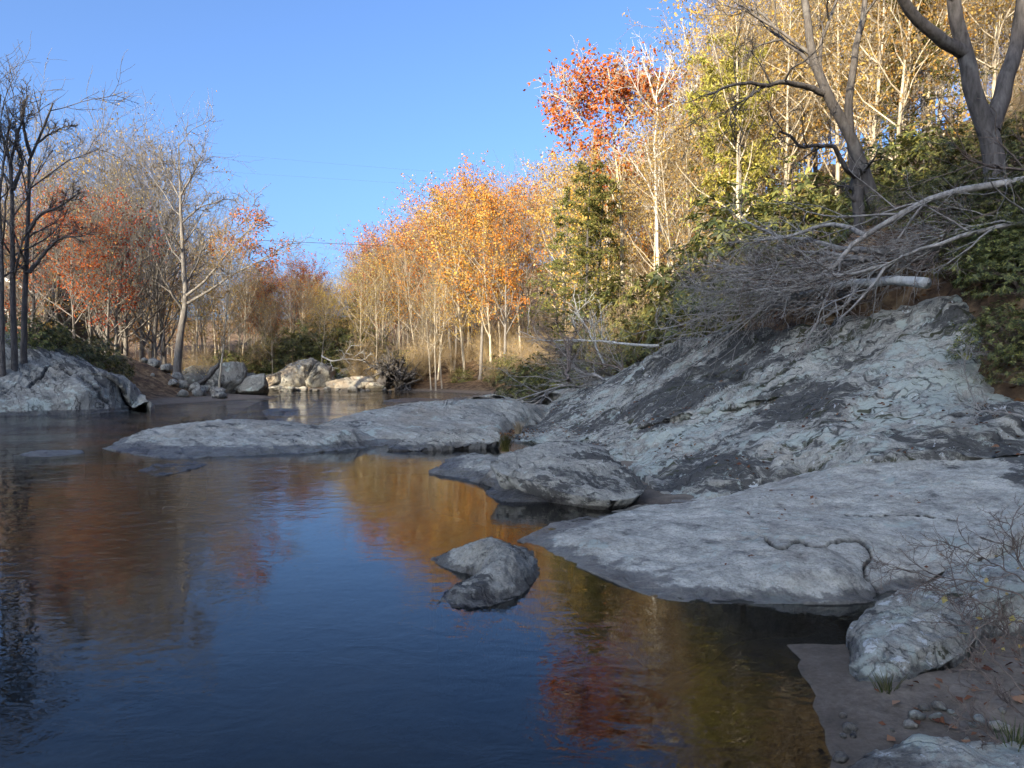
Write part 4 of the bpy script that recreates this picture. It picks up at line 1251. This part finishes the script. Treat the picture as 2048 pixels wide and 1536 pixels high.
# rhododendrons of the right bank (shaded ones near, sunlit ones behind) and left bank
for px, D, top, lb in [(1565, 22, 335, "large sunlit yellow-green rhododendron left of the gnarled tree"), (1640, 20.5, 350, "shaded rhododendron touching the gnarled trunk"), (1490, 25, 430, "sunlit rhododendron low on the left of the big one"),
                       (1440, 28, 500, "small sunlit rhododendron by the brush pile's far end"), (1800, 18, 260, "rhododendron right of the gnarled trunk"), (1880, 17, 220, "tall rhododendron behind the fallen limb"),
                       (1965, 15.5, 225, "tall rhododendron between the forked stems"), (2050, 14.5, 210, "rhododendron at the right edge below the fork"), (1830, 14.5, 345, "dark rhododendron under the long fallen limb"),
                       (1915, 13.5, 330, "dark rhododendron at the foot of the forked tree"), (2010, 12.6, 350, "dark rhododendron right of the forked tree's foot"), (1850, 12.8, 430, "low dark rhododendron filling the gap under the long limb"), (1800, 13.2, 455, "low dark shrub between gnarled tree and long limb"), (1755, 17, 350, "dark rhododendron just behind the gnarled tree's base"),
                       (2005, 11.2, 540, "near rhododendron below the two long limbs"), (2085, 10.4, 560, "near rhododendron cut by the right edge"), (1945, 11.2, 585, "near rhododendron hanging over the outcrop crest"),
                       (2030, 10.0, 600, "lowest dark rhododendron drooping over the lichen rock"), (2120, 9.6, 610, "dark drooping rhododendron half outside the frame"),
                       (95, 33, 640, "dark rhododendron on the crest behind the left dome"), (150, 34.5, 650, "dark rhododendron in the middle above the left dome"), (190, 37, 672, "dark rhododendron nearest the railing"), (60, 31.5, 620, "dark rhododendron under the left edge trees"),
                       (225, 40, 700, "low dark shrub at the foot of the railing")]:
    put_px('rhodo', px, D, top, lb, group=False)


for px, D, h, lb in [(1955, 10.6, 605, "small drooping rhododendron on the outcrop's upper right corner"), (2005, 10.0, 610, "drooping rhododendron over the soil right of the outcrop"), (2050, 9.5, 610, "low rhododendron at the right edge above the outcrop"),
                     (2020, 9.1, 660, "lowest small rhododendron by the right edge"), (2085, 8.7, 640, "rhododendron mostly outside the right edge"), (1985, 11.2, 570, "rhododendron behind the drooping ones at the right"), (2075, 10.8, 540, "rhododendron rising behind the right edge ones")]:
    put_px('rhodo', px, D, h, lb, group=False)

# ------------------------------------------------------------------ brush pile of the right bank
def brush_D(px, py):
    cd = np.interp(px, [1200, 1330, 1450, 1560, 1640, 1720, 1790, 1860, 2060], [23.5, 17.8, 15.3, 13.5, 12.6, 11.9, 11.4, 10.9, 10.0])
    cpy = np.interp(px, [1200, 1330, 1450, 1560, 1640, 1720, 1790, 1860, 2060], [760, 690, 668, 660, 656, 634, 618, 602, 600])
    return cd + 0.15 + (cpy - py) * 0.0075


def limb_path(pts, lift=0.0):
    return [(x, y, brush_D(x, y) - lift) for x, y in pts]


bk = dict(cat="dead branch", base=False, n1=10, n2=4, n3=3, len1=0.26, t1=(0.3, 1.0), up=-0.03, ang=(18, 50), rm=(0.012, 0.007, 0.0045))
hero("fallen_limb", "long bare fallen limb arching down from the right edge over the brush", [(limb_path([(2300, 330), (2060, 360), (1885, 390), (1780, 441), (1730, 470), (1690, 503), (1650, 550), (1585, 574), (1520, 620), (1440, 680)], 1.5), 0.085, 0.014),
      (limb_path([(1730, 470), (1680, 450), (1640, 453), (1570, 475), (1490, 490), (1425, 565)], 1.5), 0.045, 0.012)], 'dead_wood', **bk)
hero("fallen_limb", "second fallen limb below the long arching one, hooked at its tip", [(limb_path([(2300, 400), (2060, 444), (1958, 462), (1883, 487), (1813, 511), (1775, 532), (1750, 565), (1726, 594), (1705, 615), (1680, 640)], 1.5), 0.065, 0.014),
      (limb_path([(1775, 530), (1700, 548), (1620, 553), (1550, 580)], 1.5), 0.03, 0.01)], 'dead_wood', **bk)
hero("bleached_log", "thick pale bleached log lying above the outcrop crest", [(limb_path([(1868, 572), (1821, 561), (1738, 565), (1676, 569), (1614, 588), (1573, 600)], 1.0), 0.088, 0.045)], 'log_white',
     cat="log", base=False, n1=2, n2=3, n3=3, len1=0.3, t1=(0.7, 1.0), up=0, rm=(0.015, 0.008, 0.005))
for nm, pts, r in [("grey log lying flat across the top of the brush pile", [(1790, 507), (1676, 495), (1614, 478), (1552, 470), (1482, 437)], 0.06), ("short grey log just under the flat top log", [(1738, 520), (1655, 507), (1597, 501)], 0.055),
                   ("long grey branch reaching left from the pile's middle", [(1693, 507), (1614, 528), (1556, 549), (1448, 586), (1365, 571)], 0.035), ("branch trailing down the pale rock at the pile's lower left", [(1655, 557), (1585, 582), (1544, 607), (1448, 656), (1407, 677), (1361, 714)], 0.035),
                   ("crooked branch ending over the outcrop's dark upper face", [(1720, 560), (1690, 610), (1640, 640), (1600, 700)], 0.03), ("thin forked branch at the far left end of the pile", [(1560, 560), (1470, 600), (1390, 640), (1320, 660)], 0.03)]:
    hero("dead_branch", nm, [(limb_path(pts, 1.0), r, 0.012)], 'dead_wood', **bk)


def dead_branch_proto(seed, L=3.0):
    rng = np.random.default_rng(seed)
    x = np.linspace(0, L, 12)
    w = np.cumsum(rng.normal(0, 0.05, (12, 2)), 0)
    p = np.stack([x, w[:, 0], w[:, 1]], 1)[None]
    r = (0.045 * np.linspace(1, 0.3, 12))[None]
    l1, r1 = kids(rng, p, r, 9, (0.1, 1.0), (18, 50), 0.42, 0.62, 8, 0.14, 0.0, 0.012)
    l2, r2 = kids(rng, l1, r1, 4, (0.15, 1.0), (20, 55), 0.48, 0.65, 6, 0.15, 0, 0.008)
    l3, r3 = kids(rng, l2, r2, 2, (0.2, 1.0), (20, 55), 0.55, 0.7, 4, 0.16, 0, 0.006)
    return make_mesh("dead_branch", *merge([tubes(p, r, 6), tubes(l1, r1, 5), tubes(l2, r2, 3), tubes(l3, r3, 3)]), M['twig' if seed % 3 == 0 else 'dead_wood'])


DB = [dead_branch_proto(600 + i) for i in range(6)]


def lay_branch(px, py, D, yaw, pitch, sc, label, group, mat=None):
    p = at(px, py, D)
    p[2] = max(p[2], gz(p[0], p[1]) + 0.05)
    o = bpy.data.objects.new("dead_branch", DB[int(_rp.integers(0, len(DB)))])
    COL.objects.link(o)
    o.location = p
    o.rotation_euler = (_rp.uniform(0, 6.28), pitch, yaw)
    o.scale = (sc, sc, sc)
    return tag(o, label, "dead branch", group)


BP = np.array([(1270, 610, 720), (1330, 560, 690), (1430, 500, 665), (1560, 455, 650), (1640, 470, 640), (1720, 500, 625), (1800, 520, 600), (1900, 470, 560), (2060, 440, 600)], float)
for i in range(46):
    px = _rp.uniform(1390, 2060) if i < 34 else _rp.uniform(1370, 1650)
    lo, hi = np.interp(px, BP[:, 0], BP[:, 1]), np.interp(px, BP[:, 0], BP[:, 2])
    py = _rp.uniform(lo + 10, hi - 50)
    yaw = math.pi + _rp.normal(-0.35, 0.45)
    where = "left end" if px < 1470 else "middle" if px < 1700 else "right part"
    lay_branch(px + 90, py, brush_D(px + 90, py) - 0.1, yaw, _rp.normal(0.16, 0.14), _rp.uniform(0.4, 0.8), "twiggy grey dead branch heaped in the %s of the brush pile" % where, "dead branches of the brush pile, " + where)
for i in range(24):
    px, D = _rp.uniform(1060, 1350), _rp.uniform(21, 31)
    p = at(px, 745, D)
    if float(sdf(np.array([p[0]]), np.array([D]))[0]) < 0.8:
        continue
    lay_branch(px, 760, D, _rp.uniform(0, 6.28), _rp.normal(-0.25, 0.3), _rp.uniform(0.7, 1.5), "twiggy dead branch in the thicket between hemlocks and outcrop", "dead branches of the shore thicket")
hero("driftwood", "pale driftwood limb lying under the hemlocks", [([(1330, 692, 24), (1270, 690, 24.5), (1200, 682, 25), (1140, 680, 25.5), (1085, 682, 26)], 0.06, 0.02)], 'log_white', cat="driftwood", base=False, n1=8, n2=4, n3=3, len1=0.3, up=0.05, rm=(0.016, 0.01, 0.007))
hero("driftwood", "pale snag leaning up out of the shore thicket", [([(1215, 745, 25), (1195, 700, 25), (1170, 650, 25.5), (1150, 625, 26)], 0.05, 0.02)], 'log_white', cat="driftwood", base=False, n1=7, n2=4, n3=3, len1=0.35, up=0.1, rm=(0.016, 0.01, 0.007))
hero("driftwood", "pale branching driftwood on the far bank rocks", [([(640, 710, 68), (665, 722, 67), (690, 718, 67), (720, 720, 67)], 0.09, 0.04)], 'log_white', cat="driftwood", base=False, n1=6, n2=4, n3=3, len1=0.35, up=0.05, rm=(0.04, 0.03, 0.02))
hero("root_log", "brown broken log leaning on the dark mossy boulder", [([(395, 768, 48), (415, 755, 48), (438, 728, 48)], 0.16, 0.13)], 'bark_dark', cat="log", base=False, n1=2, n2=2, n3=2, len1=0.2)
hero("root_mass", "dark upturned root mass at the far waterline", [([(760, 774, 62), (775, 755, 62.5), (800, 745, 63)], 0.5, 0.7), ([(800, 760, 62), (815, 775, 61.5)], 0.6, 0.3), ([(775, 750, 62), (790, 725, 62)], 0.4, 0.1)], 'bark_dark', cat="root mass", base=False, n1=16, n2=5, n3=4, len1=0.9, t1=(0.0, 1.0), ang=(50, 90), up=-0.02, rm=(0.03, 0.02, 0.015))

# ------------------------------------------------------------------ railing, cabin, cables
stair = bpy.data.objects.new("stair_railing", None)
COL.objects.link(stair)
s0 = at(240, 735, 47)
stair.location = s0
tag(stair, "weathered wooden stair railing going down the left bank", "railing")


def beam(name, a, b, w, mat, parent):
    a, b = np.array(a), np.array(b)
    d = nrm(b - a)
    u = nrm(np.cross(d, np.array((0.0, 0.0, 1.0)) if abs(d[2]) < 0.9 else np.array((0.0, 1.0, 0.0))))
    v = np.cross(d, u)
    V = np.array([p + (su * u + sv * v) * w for p in (a, b) for su, sv in ((-1, -1), (1, -1), (1, 1), (-1, 1))])
    Q = np.array([(0, 1, 5, 4), (1, 2, 6, 5), (2, 3, 7, 6), (3, 0, 4, 7), (3, 2, 1, 0), (4, 5, 6, 7)])
    return link(name, make_mesh(name, V, Q, mat, False), parent)


for D, dx in ((47.0, 0.0), (48.1, 7.0)):
    tops = [at(218 + dx, 699, D), at(238 + dx * 0.9, 710, D), at(257 + dx * 0.8, 721, D)]
    for t in tops:
        beam("post", t - s0 + (0, 0, 0.02), (t[0] - s0[0], t[1] - s0[1], min(gz(t[0], t[1]), t[2] - 0.85) - 0.15 - s0[2]), 0.055, M['wood'], stair)
    beam("handrail", tops[0] - s0 + (-0.15, 0, 0.06), tops[2] - s0 + (0.12, 0, 0.02), 0.05, M['wood'], stair)
    beam("middle_rail", tops[0] - s0 - (0, 0, 0.42), tops[2] - s0 - (0, 0, 0.42), 0.035, M['wood'], stair)
a0, a1 = at(218, 712, 47.5), at(262, 742, 47.5)
for k in range(6):
    q = a0 + (a1 - a0) * k / 5 - s0
    link("step", make_mesh("step", *box(q[0] - 0.16, q[0] + 0.16, q[1] - 0.55, q[1] + 0.55, q[2] - 0.05, q[2]), M['wood'], False), stair)

cabin = bpy.data.objects.new("cabin", None)
COL.objects.link(cabin)
ce = at(96, 600, 64)
half, pit = 6.2, 0.5
cabin.location = (ce[0] - half, 64, gz(ce[0] - half, 66) - 0.2)
tag(cabin, "dark cabin with a white-edged roof behind the left edge trees", "cabin")
ez, L0, L1 = ce[2] - cabin.location[2], 0.0, 8.0
wv = half - 0.5
pent = [(-wv, 0), (wv, 0), (wv, ez + 0.15), (0, ez + pit * half - 0.2), (-wv, ez + 0.15)]
V = np.array([(x, y, z) for y in (L0 + 0.4, L1 - 0.4) for x, z in pent], float)
me = bpy.data.meshes.new("wall")
me.from_pydata(V.tolist(), [], [(0, 1, 2, 3, 4), (9, 8, 7, 6, 5), (0, 5, 6, 1), (1, 6, 7, 2), (4, 9, 5, 0)])
me.materials.append(M['siding'])
link("wall", me, cabin)
for sgn in (-1, 1):
    a, b = (sgn * half, ez), (0.0, ez + pit * half)
    V = np.array([(x, y, z + dz) for y in (L0, L1) for (x, z) in (a, b) for dz in (0.05, 0.22)], float)
    Q = np.array([(0, 2, 3, 1), (4, 5, 7, 6), (0, 1, 5, 4), (2, 6, 7, 3), (1, 3, 7, 5), (0, 4, 6, 2)])
    rf = link("roof", make_mesh("roof", V, Q, M['roof'], False), cabin)
    V = np.array([(x, y, z + dz) for y in (L0 - 0.06, L0 - 0.004) for (x, z) in (a, b) for dz in (-0.18, 0.10)], float)
    link("fascia", make_mesh("fascia", V, Q, M['fascia'], False), rf)
for wx in (1.2, 3.6):
    fr = link("window", make_mesh("window", *box(wx, wx + 1.2, L0 + 0.33, L0 + 0.41, ez - 2.2, ez - 0.8), M['fascia'], False), cabin)
    link("pane", make_mesh("pane", *box(wx + 0.1, wx + 1.1, L0 + 0.31, L0 + 0.328, ez - 2.1, ez - 0.9), M['glass'], False), fr)

for lb, pts, r in [("black cable crossing the sky low over the river", [(-300, 455, 78), (150, 466, 78), (550, 482, 78), (870, 497, 78), (1300, 522, 76)], 0.028),
                   ("faint upper cable high over the river, higher of the pair", [(-300, 262, 90), (300, 294, 88), (430, 306, 88), (800, 338, 85), (1500, 385, 76)], 0.006),
                   ("faint upper cable high over the river, lower of the pair", [(-300, 300, 90), (300, 330, 88), (430, 342, 88), (800, 366, 85), (1500, 410, 76)], 0.006)]:
    p = resample(np.array([at(*q) for q in pts]), 40)[None]
    c0 = p[0, 0].copy()
    o = link("cable", make_mesh("cable", *tubes(p - c0, np.full((1, 40), r), 6), M['cable']), None, c0)
    tag(o, lb, "cable")

# ------------------------------------------------------------------ litter and small plants
lr = np.random.default_rng(77)


def litter(name, label, pts, size, mat, flat=0.25):
    n = len(pts)
    nn = nrm(np.stack([lr.normal(0, flat, n), lr.normal(0, flat, n), np.ones(n)], 1))
    d = nrm(np.cross(nn, lr.normal(size=(n, 3))))
    w = np.cross(nn, d)
    s = size * lr.uniform(0.6, 1.4, n)[:, None]
    V = np.stack([pts - d * s * 0.5, pts + w * s * 0.32 + nn * s * 0.12, pts + d * s * 0.5, pts - w * s * 0.32 + nn * s * 0.12], 1).reshape(-1, 3)
    o = link(name, make_mesh(name, V, np.arange(n * 4).reshape(-1, 4), mat, False))
    return tag(o, label, None, None, "stuff")


def on_ground(n, x0, x1, y0, y1, dmin, dmax, lift=0.02):
    X, Y = lr.uniform(x0, x1, n), lr.uniform(y0, y1, n)
    d = sdf(X, Y)
    k = (d > dmin) & (d < dmax)
    X, Y = X[k], Y[k]
    return np.stack([X, Y, ground_z(X, Y) + lift], 1)


litter("leaf_litter", "brown fallen leaves under the brush pile and shrubs", np.vstack([on_ground(16000, 2, 14, 6, 30, 3.2, 12), on_ground(9000, 0, 12, 24, 50, 1.0, 9)]), 0.09, M['leaf_litter'], 0.5)
litter("leaf_litter", "dry leaves scattered on the near sand", np.vstack([on_ground(1500, 1.2, 3.2, 2.4, 4.6, 0.25, 3.0, 0.012)[:240], on_ground(2600, 2.3, 4.6, 2.8, 6.4, 0.9, 4.0, 0.012)]), 0.045, M['leaf_litter'], 0.4)
pk = np.array([gnd(lr.normal(965, 40), lr.normal(872, 8)) for _ in range(1600)])
pk[:, 2] = 0.06 + 0.12 * lr.uniform(size=len(pk))
litter("leaf_litter", "drift of brown leaves caught between bar and outcrop", pk, 0.07, M['leaf_litter'], 0.5)


def on_rock(ob, n, thr, seed):
    from mathutils.bvhtree import BVHTree
    me = ob.data
    co = np.empty(len(me.vertices) * 3, np.float32)
    me.vertices.foreach_get("co", co)
    co = co.reshape(-1, 3) + np.array(ob.location)
    bv = BVHTree.FromPolygons(co.tolist(), [tuple(p.vertices) for p in me.polygons])
    lo, hi = co.min(0), co.max(0)
    X, Y = lr.uniform(lo[0], hi[0], n), lr.uniform(lo[1], hi[1], n)
    nz = fbm(np.stack([X, Y, X * 0 + seed], 1) * 0.9, 3)
    out = []
    for x, y in zip(X[nz > thr], Y[nz > thr]):
        h = bv.ray_cast(Vector((x, y, 9.0)), Vector((0, 0, -1)))
        if h[0] is not None and h[1].z > 0.55 and h[0].z > 0.12:
            out.append((h[0].x, h[0].y, h[0].z + 0.012))
    return np.array(out)


litter("leaf_litter", "brown leaves caught in hollows of the lichen outcrop", on_rock(outcrop, 5200, 0.22, 3.0), 0.06, M['leaf_litter'], 0.4)
litter("leaf_litter", "few dry leaves lying on the smooth grey slab", on_rock(slab, 700, 0.25, 8.0), 0.045, M['leaf_litter'], 0.4)

def grass_tuft(px, py, D, n, h, label, mat='grass', name="grass_tuft"):
    p = at(px, py, D)
    b = np.repeat(np.zeros((1, 3)), n, 0) + lr.normal(0, h * 0.12, (n, 3)) * np.array((1, 1, 0))
    a = lr.uniform(0, 6.28, n)
    lean = lr.uniform(0.1, 0.7, n)
    H = h * lr.uniform(0.5, 1.1, n)
    pts = np.stack([b + np.stack([np.cos(a) * lean * H * t ** 1.6, np.sin(a) * lean * H * t ** 1.6, H * t], 1) for t in np.linspace(0, 1, 5)], 1)
    R = np.tile(np.array((0.003, 0.003, 0.0026, 0.002, 0.0008)) * (h / 0.2) ** 0.5, (n, 1))
    o = link(name, make_mesh(name, *tubes(pts, R, 3), M[mat]), None, p)
    return tag(o, label, "grass")


grass_tuft(1770, 1400, 3.5, 40, 0.14, "small green grass tuft on the near sand")
grass_tuft(2030, 1520, 2.9, 40, 0.16, "grass tuft behind the lowest lichen rock")
grass_tuft(1010, 903, 12.6, 120, 0.3, "dark grass tuft above the low pointed rock", 'needle')
grass_tuft(1035, 868, 15.5, 90, 0.3, "tawny grass clump in the leaf drift", 'twig_tan')
tw = dict(cat="shrub", base=False, n1=9, n2=5, n3=4, len1=0.30, up=0.02, rm=(0.0035, 0.0022, 0.0015), side=(5, 4))
hero("twig_shrub", "thin bare reddish twigs reaching over the lichen-spotted rock from the right edge",
     [([(2090, 1230, 4.0), (2020, 1180, 4.1), (1930, 1160, 4.2), (1840, 1150, 4.3), (1770, 1125, 4.4)], 0.007, 0.0025), ([(2090, 1190, 4.0), (2010, 1140, 4.1), (1940, 1105, 4.2), (1890, 1090, 4.3)], 0.006, 0.002),
      ([(2100, 1250, 4.0), (2060, 1170, 4.0), (2030, 1090, 4.05), (2010, 1030, 4.1)], 0.006, 0.002), ([(2090, 1260, 3.9), (2000, 1230, 3.9), (1920, 1180, 3.95), (1870, 1160, 4.0)], 0.006, 0.002)], 'twig',
     leaves=14, leaf=0.035, lm='leaf_yellow', leaf_at=[(2035, 1235, 40, 60)], **tw)
hero("twig_shrub", "thin dry stems bending over the dark soil at the lower right edge",
     [([(2080, 1420, 3.3), (2000, 1330, 3.4), (1930, 1240, 3.6), (1890, 1190, 3.7)], 0.005, 0.002), ([(2090, 1480, 3.1), (2010, 1400, 3.2), (1960, 1340, 3.3)], 0.005, 0.002), ([(2080, 1380, 3.4), (2030, 1290, 3.5), (2010, 1240, 3.5)], 0.005, 0.002),
      ([(2060, 1540, 2.85), (1960, 1450, 2.95), (1920, 1410, 3.0)], 0.004, 0.002)], 'twig', leaves=12, leaf=0.04, lm='leaf_yellow', leaf_at=[(2030, 1260, 60, 60)], **tw)
hero("bare_sapling", "thin pale dead stems on the right shoulder of the outcrop", [([(2060, 835, 7.4), (2000, 825, 7.6), (1960, 820, 7.7), (1930, 800, 7.8)], 0.012, 0.005), ([(1960, 820, 7.7), (1935, 770, 7.8), (1925, 700, 7.8)], 0.008, 0.003)], 'dead_wood', **{**tw, 'rm': (0.005, 0.0035, 0.0025)})
